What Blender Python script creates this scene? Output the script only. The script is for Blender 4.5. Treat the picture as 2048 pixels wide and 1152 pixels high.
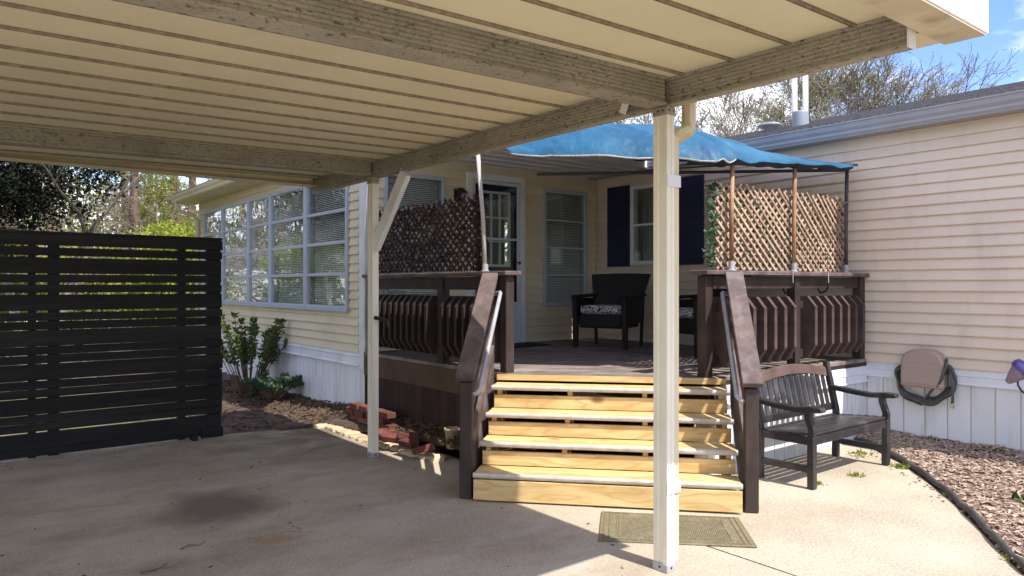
import bpy, bmesh, math, random
from mathutils import Vector, Matrix, noise as mnoise

sc = bpy.context.scene
for _o in list(bpy.data.objects):
    bpy.data.objects.remove(_o)
rad = math.radians

# ------------------------------------------------------------------ camera
cam = bpy.data.cameras.new("camera")
cam.sensor_width = 36.0
cam.lens = 1464 / 2048 * 36
cam.shift_y = -4 / 2048
cam.clip_start = 0.05
cam.clip_end = 800
cam_o = bpy.data.objects.new("camera", cam)
cam_o.location = (0, 0, 1.57)
cam_o.rotation_euler = (rad(90), 0, rad(51.72 - 90))
sc.collection.objects.link(cam_o)
sc.camera = cam_o

# ------------------------------------------------------------------ sun and sky
SUN = Vector((0.11, -1.0, 1.43)).normalized()          # towards the sun
sun = bpy.data.lights.new("sun", 'SUN')
sun.energy = 2.6
sun.angle = rad(0.53)
sun.color = (1.0, 0.95, 0.87)
sun_o = bpy.data.objects.new("sun", sun)
sun_o.rotation_euler = SUN.to_track_quat('Z', 'Y').to_euler()
sun_o.location = (4, -10, 20)
sc.collection.objects.link(sun_o)

world = bpy.data.worlds.new("World")
sc.world = world
world.use_nodes = True
wn, wl = world.node_tree.nodes, world.node_tree.links
wn.clear()
w_out = wn.new('ShaderNodeOutputWorld')
w_bg = wn.new('ShaderNodeBackground')
w_bg.inputs['Strength'].default_value = 0.15
w_sky = wn.new('ShaderNodeTexSky')
w_sky.sky_type = 'NISHITA'
w_sky.sun_disc = False
w_sky.sun_elevation = math.asin(SUN.z)
w_sky.sun_rotation = math.atan2(SUN.x, SUN.y)
w_sky.air_density = 1.0
w_sky.dust_density = 0.6
w_sky.ozone_density = 2.0
w_tc = wn.new('ShaderNodeTexCoord')
w_map = wn.new('ShaderNodeMapping')
w_map.inputs['Scale'].default_value = (1, 1, 2.4)
w_map.inputs['Location'].default_value = (0.33, 0.1, 0.12)
w_no = wn.new('ShaderNodeTexNoise')
w_no.inputs['Scale'].default_value = 3.4
w_no.inputs['Detail'].default_value = 9
w_no.inputs['Roughness'].default_value = 0.56
w_ramp = wn.new('ShaderNodeValToRGB')
w_ramp.color_ramp.elements[0].position = 0.43
w_ramp.color_ramp.elements[1].position = 0.60
w_mix = wn.new('ShaderNodeMix')
w_mix.data_type = 'RGBA'
w_mix.inputs[7].default_value = (4.2, 4.3, 4.5, 1)
wl.new(w_tc.outputs['Generated'], w_map.inputs[0])
wl.new(w_map.outputs[0], w_no.inputs['Vector'])
wl.new(w_no.outputs['Fac'], w_ramp.inputs[0])
wl.new(w_ramp.outputs[0], w_mix.inputs[0])
w_hsv = wn.new('ShaderNodeHueSaturation')
w_hsv.inputs['Saturation'].default_value = 1.25
w_hsv.inputs['Value'].default_value = 0.74
w_hsv.inputs['Hue'].default_value = 0.522
wl.new(w_sky.outputs[0], w_hsv.inputs['Color'])
wl.new(w_hsv.outputs[0], w_mix.inputs[6])
wl.new(w_mix.outputs[2], w_bg.inputs[0])
wl.new(w_bg.outputs[0], w_out.inputs[0])

# ------------------------------------------------------------------ exposure
sc.view_settings.view_transform = 'Standard'
sc.view_settings.look = 'None'
sc.view_settings.gamma = 1
sc.view_settings.use_curve_mapping = False
sc.view_settings.exposure = 1.58
sc.render.engine = 'CYCLES'
sc.cycles.use_denoising = True
sc.cycles.max_bounces = 8
sc.cycles.diffuse_bounces = 5
sc.cycles.transparent_max_bounces = 16
sc.cycles.sample_clamp_indirect = 8

# ------------------------------------------------------------------ materials
MATS = {}


def nt(name):
    m = bpy.data.materials.new(name)
    m.use_nodes = True
    n, l = m.node_tree.nodes, m.node_tree.links
    b = n['Principled BSDF']
    return m, n, l, b


def c4(c):
    return (c[0], c[1], c[2], 1)


def mul(c, k):
    return tuple(min(1, q * k) for q in c)


def mat(name, col, rough=0.6, var=0.12, vscale=4.0, stretch=(1, 1, 1), col2=None, lo=0.35, hi=0.65,
        bump=0.0, bscale=60.0, rnd=0.0, metal=0.0, spec=0.4, detail=6, dirt=None, dscale=0.7, dlo=0.5, dhi=0.72, dmap=(1, 1, 1), dist=0.002):
    """noise between two tints, optional dirt layer with a shape of its own, per-object variation, fine relief"""
    m, n, l, b = nt(name)
    tc = n.new('ShaderNodeTexCoord')
    mp = n.new('ShaderNodeMapping')
    mp.inputs['Scale'].default_value = stretch
    l.new(tc.outputs['Object'], mp.inputs[0])
    oi = n.new('ShaderNodeObjectInfo')
    add = n.new('ShaderNodeVectorMath')
    add.operation = 'ADD'
    sc_ = n.new('ShaderNodeVectorMath')
    sc_.operation = 'SCALE'
    sc_.inputs['Scale'].default_value = 37.0 if rnd else 0.0
    comb = n.new('ShaderNodeCombineXYZ')
    for i in range(3):
        l.new(oi.outputs['Random'], comb.inputs[i])
    l.new(comb.outputs[0], sc_.inputs[0])
    l.new(mp.outputs[0], add.inputs[0])
    l.new(sc_.outputs[0], add.inputs[1])
    no = n.new('ShaderNodeTexNoise')
    no.inputs['Scale'].default_value = vscale
    no.inputs['Detail'].default_value = detail
    no.inputs['Roughness'].default_value = 0.62
    l.new(add.outputs[0], no.inputs['Vector'])
    rp = n.new('ShaderNodeValToRGB')
    rp.color_ramp.elements[0].position = lo
    rp.color_ramp.elements[1].position = hi
    rp.color_ramp.elements[0].color = c4(mul(col, 1 - var))
    rp.color_ramp.elements[1].color = c4(col2 if col2 else mul(col, 1 + var))
    l.new(no.outputs['Fac'], rp.inputs[0])
    out = rp.outputs[0]
    if dirt:
        mp2 = n.new('ShaderNodeMapping')
        mp2.inputs['Scale'].default_value = dmap
        l.new(tc.outputs['Object'], mp2.inputs[0])
        d = n.new('ShaderNodeTexNoise')
        d.inputs['Scale'].default_value = dscale
        d.inputs['Detail'].default_value = 8
        d.inputs['Roughness'].default_value = 0.6
        l.new(mp2.outputs[0], d.inputs['Vector'])
        r2 = n.new('ShaderNodeMapRange')
        r2.inputs[1].default_value = dlo
        r2.inputs[2].default_value = dhi
        r2.inputs[4].default_value = dirt[3] if len(dirt) > 3 else 0.8
        l.new(d.outputs['Fac'], r2.inputs[0])
        mx = n.new('ShaderNodeMix')
        mx.data_type = 'RGBA'
        l.new(r2.outputs[0], mx.inputs[0])
        l.new(out, mx.inputs[6])
        mx.inputs[7].default_value = c4(dirt)
        out = mx.outputs[2]
    if rnd:
        hsv = n.new('ShaderNodeHueSaturation')
        mr = n.new('ShaderNodeMapRange')
        mr.inputs[3].default_value = 1 - rnd
        mr.inputs[4].default_value = 1 + rnd
        l.new(oi.outputs['Random'], mr.inputs[0])
        l.new(mr.outputs[0], hsv.inputs['Value'])
        l.new(out, hsv.inputs['Color'])
        out = hsv.outputs[0]
    l.new(out, b.inputs['Base Color'])
    b.inputs['Roughness'].default_value = rough
    b.inputs['Metallic'].default_value = metal
    b.inputs['Specular IOR Level'].default_value = spec
    if bump:
        bn = n.new('ShaderNodeTexNoise')
        bn.inputs['Scale'].default_value = bscale
        bn.inputs['Detail'].default_value = 5
        l.new(add.outputs[0], bn.inputs['Vector'])
        bp = n.new('ShaderNodeBump')
        bp.inputs['Strength'].default_value = bump
        bp.inputs['Distance'].default_value = dist
        l.new(bn.outputs['Fac'], bp.inputs['Height'])
        l.new(bp.outputs[0], b.inputs['Normal'])
    MATS[name] = m
    return m


def ramp_noise(n, l, vec, scale, detail, lo, hi, rough=0.6):
    no = n.new('ShaderNodeTexNoise')
    no.inputs['Scale'].default_value = scale
    no.inputs['Detail'].default_value = detail
    no.inputs['Roughness'].default_value = rough
    l.new(vec, no.inputs['Vector'])
    mr = n.new('ShaderNodeMapRange')
    mr.inputs[1].default_value = lo
    mr.inputs[2].default_value = hi
    l.new(no.outputs['Fac'], mr.inputs[0])
    return mr.outputs[0]


def mixc(n, l, fac, a, b):
    mx = n.new('ShaderNodeMix')
    mx.data_type = 'RGBA'
    if isinstance(fac, float):
        mx.inputs[0].default_value = fac
    else:
        l.new(fac, mx.inputs[0])
    for sock, v in ((mx.inputs[6], a), (mx.inputs[7], b)):
        if isinstance(v, tuple):
            sock.default_value = c4(v)
        else:
            l.new(v, sock)
    return mx.outputs[2]


def fmath(n, l, op, a, b=None):
    q = n.new('ShaderNodeMath')
    q.operation = op
    for i, v in enumerate((a, b)):
        if v is None:
            continue
        if isinstance(v, (int, float)):
            q.inputs[i].default_value = v
        else:
            l.new(v, q.inputs[i])
    return q.outputs[0]


def vscaled(n, l, vec, s, loc=(0, 0, 0), rot=0):
    mp = n.new('ShaderNodeMapping')
    mp.inputs['Scale'].default_value = s
    mp.inputs['Location'].default_value = loc
    mp.inputs['Rotation'].default_value = (0, 0, rot)
    l.new(vec, mp.inputs[0])
    return mp.outputs[0]


def concrete_mat():
    m, n, l, b = nt('concrete')
    tc = n.new('ShaderNodeTexCoord').outputs['Object']
    c = mixc(n, l, ramp_noise(n, l, tc, 0.9, 8, 0.36, 0.66), (0.36, 0.30, 0.225), (0.49, 0.425, 0.33))
    # aggregate speckle
    c = mixc(n, l, fmath(n, l, 'MULTIPLY', ramp_noise(n, l, tc, 85, 4, 0.48, 0.66), 0.55), c, (0.19, 0.16, 0.125))
    c = mixc(n, l, fmath(n, l, 'MULTIPLY', ramp_noise(n, l, vscaled(n, l, tc, (1, 1, 1), (3, 7, 0)), 60, 4, 0.54, 0.66), 0.5), c, (0.66, 0.60, 0.52))
    sp = n.new('ShaderNodeSeparateXYZ')
    l.new(tc, sp.inputs[0])
    # old driveway slab is dirtier than the newer pad by the bench (joint at x = 3.66)
    mr = n.new('ShaderNodeMapRange')
    mr.inputs[1].default_value = 3.5
    mr.inputs[2].default_value = 3.1
    l.new(sp.outputs[0], mr.inputs[0])
    drive = mr.outputs[0]
    # long streaks left by tyres, running along the drive
    st = ramp_noise(n, l, vscaled(n, l, tc, (0.75, 1.35, 1), (0, 0, 0), rad(8)), 1.3, 10, 0.44, 0.66, 0.72)
    c = mixc(n, l, fmath(n, l, 'MULTIPLY', fmath(n, l, 'MULTIPLY', st, drive), 0.55), c, (0.23, 0.18, 0.125))
    gr = ramp_noise(n, l, vscaled(n, l, tc, (0.7, 1.5, 1), (5, 2, 0), rad(-4)), 1.6, 10, 0.48, 0.68, 0.72)
    c = mixc(n, l, fmath(n, l, 'MULTIPLY', fmath(n, l, 'MULTIPLY', gr, drive), 0.6), c, (0.49, 0.445, 0.385))
    # dark brown mottling, growing towards the flower bed and the fence end
    mo = n.new('ShaderNodeMapRange')
    mo.inputs[1].default_value = 5.6
    mo.inputs[2].default_value = 7.4
    l.new(sp.outputs[1], mo.inputs[0])
    mo2 = n.new('ShaderNodeMapRange')
    mo2.inputs[1].default_value = 1.6
    mo2.inputs[2].default_value = 3.0
    l.new(sp.outputs[0], mo2.inputs[0])
    mm = fmath(n, l, 'MULTIPLY', fmath(n, l, 'MULTIPLY', mo.outputs[0], mo2.outputs[0]), ramp_noise(n, l, tc, 2.2, 7, 0.3, 0.55))
    c = mixc(n, l, fmath(n, l, 'MULTIPLY', mm, 0.85), c, (0.115, 0.088, 0.055))
    # oil stain
    wob = n.new('ShaderNodeTexNoise')
    wob.inputs['Scale'].default_value = 2.6
    wob.inputs['Detail'].default_value = 6
    l.new(tc, wob.inputs['Vector'])
    va = n.new('ShaderNodeVectorMath')
    va.operation = 'MULTIPLY_ADD'
    l.new(wob.outputs['Color'], va.inputs[0])
    va.inputs[1].default_value = (0.5, 0.5, 0)
    l.new(tc, va.inputs[2])
    for (sx, sy, rx, ry, col, k) in ((1.80, 5.68, 0.42, 0.50, (0.15, 0.125, 0.10), 0.85), (1.85, 4.72, 0.13, 0.06, (0.36, 0.20, 0.10), 0.6),
                                     (1.95, 6.66, 0.45, 0.05, (0.38, 0.24, 0.12), 0.5), (1.0, 6.2, 0.5, 0.05, (0.36, 0.22, 0.12), 0.45)):
        d = n.new('ShaderNodeVectorMath')
        d.operation = 'SUBTRACT'
        l.new(va.outputs[0], d.inputs[0])
        d.inputs[1].default_value = (sx + 0, sy + 0, 0)
        e = n.new('ShaderNodeVectorMath')
        e.operation = 'DIVIDE'
        l.new(d.outputs[0], e.inputs[0])
        e.inputs[1].default_value = (rx, ry, 1)
        ln = n.new('ShaderNodeVectorMath')
        ln.operation = 'LENGTH'
        l.new(e.outputs[0], ln.inputs[0])
        r = n.new('ShaderNodeMapRange')
        r.inputs[1].default_value = 1.15
        r.inputs[2].default_value = 0.55
        r.inputs[4].default_value = k
        l.new(ln.outputs['Value'], r.inputs[0])
        c = mixc(n, l, r.outputs[0], c, col)
    vd = n.new('ShaderNodeVectorMath')
    vd.operation = 'MULTIPLY_ADD'
    l.new(wob.outputs['Color'], vd.inputs[0])
    vd.inputs[1].default_value = (0.55, 0.55, 0)
    l.new(tc, vd.inputs[2])
    cr = n.new('ShaderNodeTexVoronoi')
    cr.feature = 'DISTANCE_TO_EDGE'
    cr.inputs['Scale'].default_value = 0.36
    l.new(vd.outputs[0], cr.inputs['Vector'])
    ck = n.new('ShaderNodeMapRange')
    ck.inputs[1].default_value = 0.0035
    ck.inputs[2].default_value = 0.001
    l.new(cr.outputs['Distance'], ck.inputs[0])
    c = mixc(n, l, fmath(n, l, 'MULTIPLY', fmath(n, l, 'MULTIPLY', ck.outputs[0], ramp_noise(n, l, tc, 0.8, 3, 0.5, 0.6)), 0.7), c, (0.10, 0.08, 0.06))
    pit = n.new('ShaderNodeTexVoronoi')
    pit.inputs['Scale'].default_value = 26
    l.new(tc, pit.inputs['Vector'])
    pk = n.new('ShaderNodeMapRange')
    pk.inputs[1].default_value = 0.13
    pk.inputs[2].default_value = 0.07
    l.new(pit.outputs['Distance'], pk.inputs[0])
    c = mixc(n, l, fmath(n, l, 'MULTIPLY', pk.outputs[0], 0.55), c, (0.12, 0.10, 0.08))
    l.new(c, b.inputs['Base Color'])
    b.inputs['Roughness'].default_value = 0.9
    b.inputs['Specular IOR Level'].default_value = 0.25
    bn = n.new('ShaderNodeTexNoise')
    bn.inputs['Scale'].default_value = 110
    bn.inputs['Detail'].default_value = 4
    l.new(tc, bn.inputs['Vector'])
    bp = n.new('ShaderNodeBump')
    bp.inputs['Strength'].default_value = 0.8
    bp.inputs['Distance'].default_value = 0.005
    l.new(bn.outputs['Fac'], bp.inputs['Height'])
    l.new(bp.outputs[0], b.inputs['Normal'])
    return m


def pine_mat():
    """new pressure treated pine, grain along local x"""
    m, n, l, b = nt('new_pine')
    tc = n.new('ShaderNodeTexCoord').outputs['Object']
    oi = n.new('ShaderNodeObjectInfo')
    off = n.new('ShaderNodeCombineXYZ')
    for i in range(3):
        l.new(fmath(n, l, 'MULTIPLY', oi.outputs['Random'], 31.0 + i), off.inputs[i])
    va = n.new('ShaderNodeVectorMath')
    l.new(tc, va.inputs[0])
    l.new(off.outputs[0], va.inputs[1])
    v = va.outputs[0]
    big = n.new('ShaderNodeTexNoise')
    big.inputs['Scale'].default_value = 1.0
    big.inputs['Detail'].default_value = 2
    l.new(vscaled(n, l, v, (1.1, 7, 7)), big.inputs['Vector'])
    ring = fmath(n, l, 'FRACT', fmath(n, l, 'MULTIPLY', big.outputs['Fac'], 9.0))
    tri = fmath(n, l, 'ABSOLUTE', fmath(n, l, 'SUBTRACT', ring, 0.5))
    line = n.new('ShaderNodeMapRange')
    line.inputs[1].default_value = 0.26
    line.inputs[2].default_value = 0.5
    line.inputs[4].default_value = 0.75
    l.new(tri, line.inputs[0])
    base = mixc(n, l, ramp_noise(n, l, vscaled(n, l, v, (0.8, 4, 4)), 2.2, 5, 0.35, 0.65), (0.50, 0.335, 0.13), (0.70, 0.52, 0.25))
    c = mixc(n, l, line.outputs[0], base, (0.47, 0.275, 0.095))
    c = mixc(n, l, fmath(n, l, 'MULTIPLY', ramp_noise(n, l, vscaled(n, l, v, (6, 160, 160)), 1.0, 4, 0.45, 0.75), 0.25), c, (0.43, 0.28, 0.12))
    vo = n.new('ShaderNodeTexVoronoi')
    vo.inputs['Scale'].default_value = 1.0
    vo.inputs['Randomness'].default_value = 1.0
    l.new(vscaled(n, l, v, (2.6, 5.0, 5.0)), vo.inputs['Vector'])
    k = n.new('ShaderNodeMapRange')
    k.inputs[1].default_value = 0.19
    k.inputs[2].default_value = 0.08
    k.inputs[4].default_value = 0.9
    l.new(vo.outputs['Distance'], k.inputs[0])
    c = mixc(n, l, k.outputs[0], c, (0.20, 0.095, 0.035))
    l.new(c, b.inputs['Base Color'])
    b.inputs['Roughness'].default_value = 0.62
    bp = n.new('ShaderNodeBump')
    bp.inputs['Strength'].default_value = 0.25
    bp.inputs['Distance'].default_value = 0.002
    l.new(tri, bp.inputs['Height'])
    l.new(bp.outputs[0], b.inputs['Normal'])
    return m


def beam_mat():
    """painted aluminium with rows of dark mildew flecks"""
    m, n, l, b = nt('mildewed_aluminium')
    tc = n.new('ShaderNodeTexCoord').outputs['Object']
    c = mixc(n, l, ramp_noise(n, l, tc, 2.0, 6, 0.35, 0.65), (0.27, 0.245, 0.195), (0.37, 0.34, 0.275))
    f1 = ramp_noise(n, l, vscaled(n, l, tc, (1, 1, 1.4)), 58, 3, 0.54, 0.60)
    big = ramp_noise(n, l, tc, 1.3, 4, 0.38, 0.58)
    c = mixc(n, l, fmath(n, l, 'MULTIPLY', f1, fmath(n, l, 'MULTIPLY_ADD', big, 0.65) if False else fmath(n, l, 'ADD', fmath(n, l, 'MULTIPLY', big, 0.40), 0.22)), c, (0.075, 0.062, 0.042))
    f2 = ramp_noise(n, l, vscaled(n, l, tc, (1, 1, 1.8), (4, 2, 9)), 26, 4, 0.60, 0.64)
    c = mixc(n, l, fmath(n, l, 'MULTIPLY', f2, 0.85), c, (0.06, 0.048, 0.032))
    l.new(c, b.inputs['Base Color'])
    b.inputs['Roughness'].default_value = 0.5
    return m


def glass_mat():
    m, n, l, b = nt('window_glass')
    n.remove(b)
    out = n['Material Output']
    tr = n.new('ShaderNodeBsdfTransparent')
    tr.inputs[0].default_value = (0.92, 0.95, 0.94, 1)
    gl = n.new('ShaderNodeBsdfGlossy')
    gl.inputs['Roughness'].default_value = 0.012
    gl.inputs[0].default_value = (0.95, 0.97, 1, 1)
    tc = n.new('ShaderNodeTexCoord').outputs['Object']
    no = n.new('ShaderNodeTexNoise')
    no.inputs['Scale'].default_value = 2.2
    no.inputs['Detail'].default_value = 2
    l.new(tc, no.inputs['Vector'])
    bp = n.new('ShaderNodeBump')
    bp.inputs['Strength'].default_value = 0.14
    bp.inputs['Distance'].default_value = 0.03
    l.new(no.outputs['Fac'], bp.inputs['Height'])
    l.new(bp.outputs[0], gl.inputs['Normal'])
    lw = n.new('ShaderNodeLayerWeight')
    lw.inputs['Blend'].default_value = 0.5
    mu = fmath(n, l, 'MINIMUM', fmath(n, l, 'ADD', fmath(n, l, 'MULTIPLY', fmath(n, l, 'POWER', lw.outputs['Facing'], 3.0), 1.0), 0.05), 1.0)
    mx = n.new('ShaderNodeMixShader')
    l.new(mu, mx.inputs[0])
    l.new(tr.outputs[0], mx.inputs[1])
    l.new(gl.outputs[0], mx.inputs[2])
    l.new(mx.outputs[0], out.inputs[0])
    return m


def leaf_mat(name, a, b_, trans=0.35, rough=0.55):
    m, n, l, b = nt(name)
    tc = n.new('ShaderNodeTexCoord').outputs['Object']
    c = mixc(n, l, ramp_noise(n, l, tc, 3.0, 5, 0.35, 0.65), a, b_)
    l.new(c, b.inputs['Base Color'])
    b.inputs['Roughness'].default_value = rough
    b.inputs['Specular IOR Level'].default_value = 0.3
    tl = n.new('ShaderNodeBsdfTranslucent')
    l.new(c, tl.inputs[0])
    mx = n.new('ShaderNodeMixShader')
    mx.inputs[0].default_value = trans
    l.new(b.outputs[0], mx.inputs[1])
    l.new(tl.outputs[0], mx.inputs[2])
    l.new(mx.outputs[0], n['Material Output'].inputs[0])
    return m


def zebra_mat():
    m, n, l, b = nt('patterned_cushion')
    tc = n.new('ShaderNodeTexCoord').outputs['Object']
    no = n.new('ShaderNodeTexNoise')
    no.inputs['Scale'].default_value = 9
    no.inputs['Detail'].default_value = 1
    no.inputs['Distortion'].default_value = 1.6
    l.new(tc, no.inputs['Vector'])
    fr = fmath(n, l, 'FRACT', fmath(n, l, 'MULTIPLY', no.outputs['Fac'], 6.0))
    st = n.new('ShaderNodeMapRange')
    st.inputs[1].default_value = 0.45
    st.inputs[2].default_value = 0.52
    l.new(fr, st.inputs[0])
    l.new(mixc(n, l, st.outputs[0], (0.02, 0.02, 0.025), (0.62, 0.60, 0.58)), b.inputs['Base Color'])
    b.inputs['Roughness'].default_value = 0.9
    return m


CONCRETE = concrete_mat()
PINE = pine_mat()
BEAM = beam_mat()
GLASS = glass_mat()
ZEBRA = zebra_mat()
PANEL = mat('cream_roof_panel', (0.67, 0.62, 0.44), 0.5, 0.05, 1.1, rnd=0.035, dirt=(0.40, 0.32, 0.19, 0.35), dscale=1.2)
SEAM = mat('dirty_seam', (0.22, 0.18, 0.125), 0.7, 0.3, 30, bump=0.2)
CREAM = mat('cream_paint', (0.66, 0.58, 0.40), 0.45, 0.04, 2, dirt=(0.42, 0.35, 0.22, 0.5), dscale=2.2, dmap=(3, 3, 0.6), dlo=0.55, dhi=0.8)
POSTM = mat('cream_post_paint', (0.78, 0.74, 0.63), 0.4, 0.04, 2, dirt=(0.45, 0.38, 0.26, 0.45), dscale=3, dmap=(3, 3, 0.7), dlo=0.52, dhi=0.8)
WHITEP = mat('white_fascia_paint', (0.82, 0.82, 0.80), 0.4, 0.03, 2, dirt=(0.5, 0.48, 0.4, 0.35), dscale=6, dlo=0.6, dhi=0.75)
SOFF = mat('grimy_soffit', (0.55, 0.48, 0.35), 0.6, 0.1, 3, dirt=(0.20, 0.17, 0.09, 0.6), dscale=5, dlo=0.55, dhi=0.72)
SIDE_M = mat('beige_siding', (0.70, 0.58, 0.46), 0.55, 0.03, 1.2, stretch=(1, 1, 3), rnd=0.02, bump=0.08, bscale=30, dirt=(0.50, 0.42, 0.34, 0.45), dscale=1.6, dmap=(1, 2.2, 0.5))
SIDE_S = mat('cream_siding', (0.65, 0.57, 0.40), 0.55, 0.04, 1.5, stretch=(1, 1, 3), rnd=0.025, bump=0.08, bscale=30, dirt=(0.46, 0.40, 0.27, 0.5), dscale=1.8)
WTRIM = mat('white_trim', (0.72, 0.73, 0.74), 0.45, 0.04, 3, dirt=(0.45, 0.44, 0.40, 0.45), dscale=4)
ALU = mat('aluminium_window_frame', (0.40, 0.435, 0.50), 0.4, 0.06, 5, dirt=(0.36, 0.37, 0.38, 0.5), dscale=5)
SKIRT = mat('white_skirting', (0.70, 0.71, 0.73), 0.5, 0.04, 2, stretch=(1, 1, 0.4), rnd=0.03, dirt=(0.36, 0.34, 0.31, 0.6), dscale=2.5, dmap=(3, 3, 0.5), dlo=0.52, dhi=0.78)
FLASH = mat('white_flashing', (0.70, 0.72, 0.76), 0.35, 0.05, 4, dirt=(0.4, 0.4, 0.4, 0.5), dscale=3)
GUTTER = mat('grey_gutter', (0.33, 0.325, 0.36), 0.4, 0.06, 4, dirt=(0.3, 0.3, 0.31, 0.5), dscale=3)
SHINGLE = mat('asphalt_shingle', (0.17, 0.155, 0.15), 0.95, 0.4, 22, rnd=0.15, bump=0.4, bscale=150)
NAVY = mat('navy_paint', (0.012, 0.014, 0.05), 0.45, 0.1, 3)
DOORP = mat('pale_door_panel', (0.55, 0.60, 0.66), 0.4, 0.05, 3)
BLIND = mat('blind_slats', (0.78, 0.76, 0.70), 0.5, 0.03, 3)
DARKROOM = mat('dark_room', (0.035, 0.034, 0.033), 0.9, 0.2, 2)  # near-black colour paints in the darkness of the unlit rooms
CURTAIN = mat('curtain', (0.20, 0.22, 0.20), 0.9, 0.4, 2.5, stretch=(6, 6, 0.5))
DECKW = mat('weathered_deck_boards', (0.17, 0.135, 0.12), 0.8, 0.35, 3, stretch=(0.8, 0.8, 1), rnd=0.16, bump=0.4, bscale=40, dirt=(0.34, 0.295, 0.265, 0.65), dscale=2.5)
STAIN = mat('dark_brown_stain', (0.032, 0.020, 0.017), 0.6, 0.3, 4, rnd=0.12, bump=0.35, bscale=45, dirt=(0.070, 0.047, 0.041, 0.6), dscale=3.5, dmap=(2, 2, 0.6))
BALM = mat('baluster_stain', (0.070, 0.042, 0.036), 0.6, 0.3, 6, bump=0.3, dirt=(0.12, 0.085, 0.075, 0.5), dscale=5)
STAINL = mat('worn_brown_stain', (0.095, 0.066, 0.060), 0.7, 0.35, 7, rnd=0.08, bump=0.4, bscale=55, dirt=(0.20, 0.165, 0.16, 0.7), dscale=7)
BROWNW = mat('brown_rim_board', (0.10, 0.058, 0.036), 0.75, 0.3, 3, bump=0.3, dirt=(0.06, 0.04, 0.03, 0.7), dscale=3)
NOSE = mat('metal_nosing', (0.50, 0.45, 0.39), 0.5, 0.15, 14, metal=0.15, dirt=(0.33, 0.27, 0.20, 0.6), dscale=7, dmap=(1, 4, 4))
PIPE = mat('galvanised_pipe', (0.36, 0.36, 0.38), 0.5, 0.15, 8, metal=0.2)
RUST = mat('rusted_pipe', (0.24, 0.095, 0.045), 0.8, 0.35, 6, col2=(0.38, 0.24, 0.14), stretch=(1, 1, 0.5))
BLACKPIPE = mat('dark_pipe', (0.055, 0.05, 0.05), 0.5, 0.2, 6)
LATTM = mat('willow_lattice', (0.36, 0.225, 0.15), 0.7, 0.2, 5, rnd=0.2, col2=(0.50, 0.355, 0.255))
LATTD = mat('shade_darkened_lattice', (0.036, 0.015, 0.012), 0.7, 0.2, 5, rnd=0.2)  # reddish lattice, colour darkened to paint in the shade on the left railing
FENCE = mat('black_stained_board', (0.007, 0.0065, 0.007), 0.65, 0.5, 5, stretch=(0.2, 1, 3), rnd=0.35, bump=0.7, bscale=30, spec=0.3, dirt=(0.024, 0.020, 0.020, 0.7), dscale=2.2, dmap=(0.5, 1, 6), dist=0.004)
BENCHW = mat('black_bench_paint', (0.026, 0.024, 0.026), 0.36, 0.3, 6, rnd=0.2, dirt=(0.15, 0.12, 0.11, 0.6), dscale=4, bump=0.2, spec=0.55)
BENCHT = mat('faded_bench_top', (0.10, 0.065, 0.055), 0.55, 0.3, 6, bump=0.2)
WICKER = mat('black_wicker', (0.012, 0.010, 0.010), 0.6, 0.5, 90, bump=0.8, bscale=110)
TAUPE = mat('taupe_plastic', (0.36, 0.27, 0.225), 0.5, 0.05, 5)
HOSE = mat('grey_green_hose', (0.075, 0.075, 0.068), 0.5, 0.2, 10)
BRASS = mat('brass_fitting', (0.45, 0.36, 0.2), 0.35, 0.1, 10, metal=0.8)
OLIVE = mat('olive_mat', (0.17, 0.145, 0.085), 0.95, 0.3, 60, bump=0.8, bscale=180, dirt=(0.30, 0.26, 0.17, 0.6), dscale=3)
BLACKMAT = mat('black_rubber', (0.008, 0.008, 0.009), 0.9, 0.3, 40)
BLACKM = mat('black_metal', (0.015, 0.015, 0.015), 0.4, 0.2, 10)
PURPLE = mat('purple_enamel', (0.10, 0.08, 0.26), 0.35, 0.25, 9)
PURPLEG = mat('weathered_lilac_grey', (0.24, 0.19, 0.23), 0.6, 0.3, 14, bump=0.3)
SOIL = mat('dark_soil', (0.055, 0.038, 0.026), 0.95, 0.5, 9, col2=(0.13, 0.085, 0.055), bump=0.8, bscale=40, dist=0.02)
MULCH = mat('mulch_bed', (0.14, 0.085, 0.062), 0.95, 0.5, 14, col2=(0.26, 0.17, 0.125), bump=0.8, bscale=60, dist=0.015)
CHIP = mat('bark_chip', (0.26, 0.165, 0.12), 0.9, 0.55, 26, col2=(0.58, 0.45, 0.35), lo=0.3, hi=0.68)
LITTER = mat('leaf_litter', (0.075, 0.048, 0.03), 0.9, 0.6, 20, col2=(0.16, 0.10, 0.06))
REDB = mat('red_brick', (0.13, 0.040, 0.030), 0.85, 0.35, 9, rnd=0.25, bump=0.5, bscale=60, dirt=(0.10, 0.075, 0.055, 0.8), dscale=6)
STONE = mat('pale_edging_stone', (0.50, 0.38, 0.25), 0.9, 0.3, 8, rnd=0.2, bump=0.6, bscale=30, dist=0.01)
BARK = mat('grey_bark', (0.15, 0.125, 0.10), 0.95, 0.35, 6, col2=(0.26, 0.225, 0.185))
BARKP = mat('pine_bark', (0.15, 0.095, 0.065), 0.95, 0.4, 5, stretch=(2, 2, 0.5), bump=0.5)
BARKL = mat('pale_bark', (0.27, 0.245, 0.215), 0.95, 0.25, 6)
EDGE = mat('black_edging', (0.055, 0.048, 0.045), 0.6, 0.3, 6)
GRASS = mat('lawn', (0.085, 0.10, 0.03), 0.95, 0.4, 5, col2=(0.17, 0.15, 0.07), bump=0.6, bscale=60, dist=0.02, dirt=(0.22, 0.17, 0.09, 0.7), dscale=0.4)
ROADM = mat('asphalt_road', (0.12, 0.115, 0.115), 0.9, 0.25, 30)
PORCHC = mat('grey_porch_ceiling', (0.66, 0.67, 0.68), 0.55, 0.06, 1.5, rnd=0.04)
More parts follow.
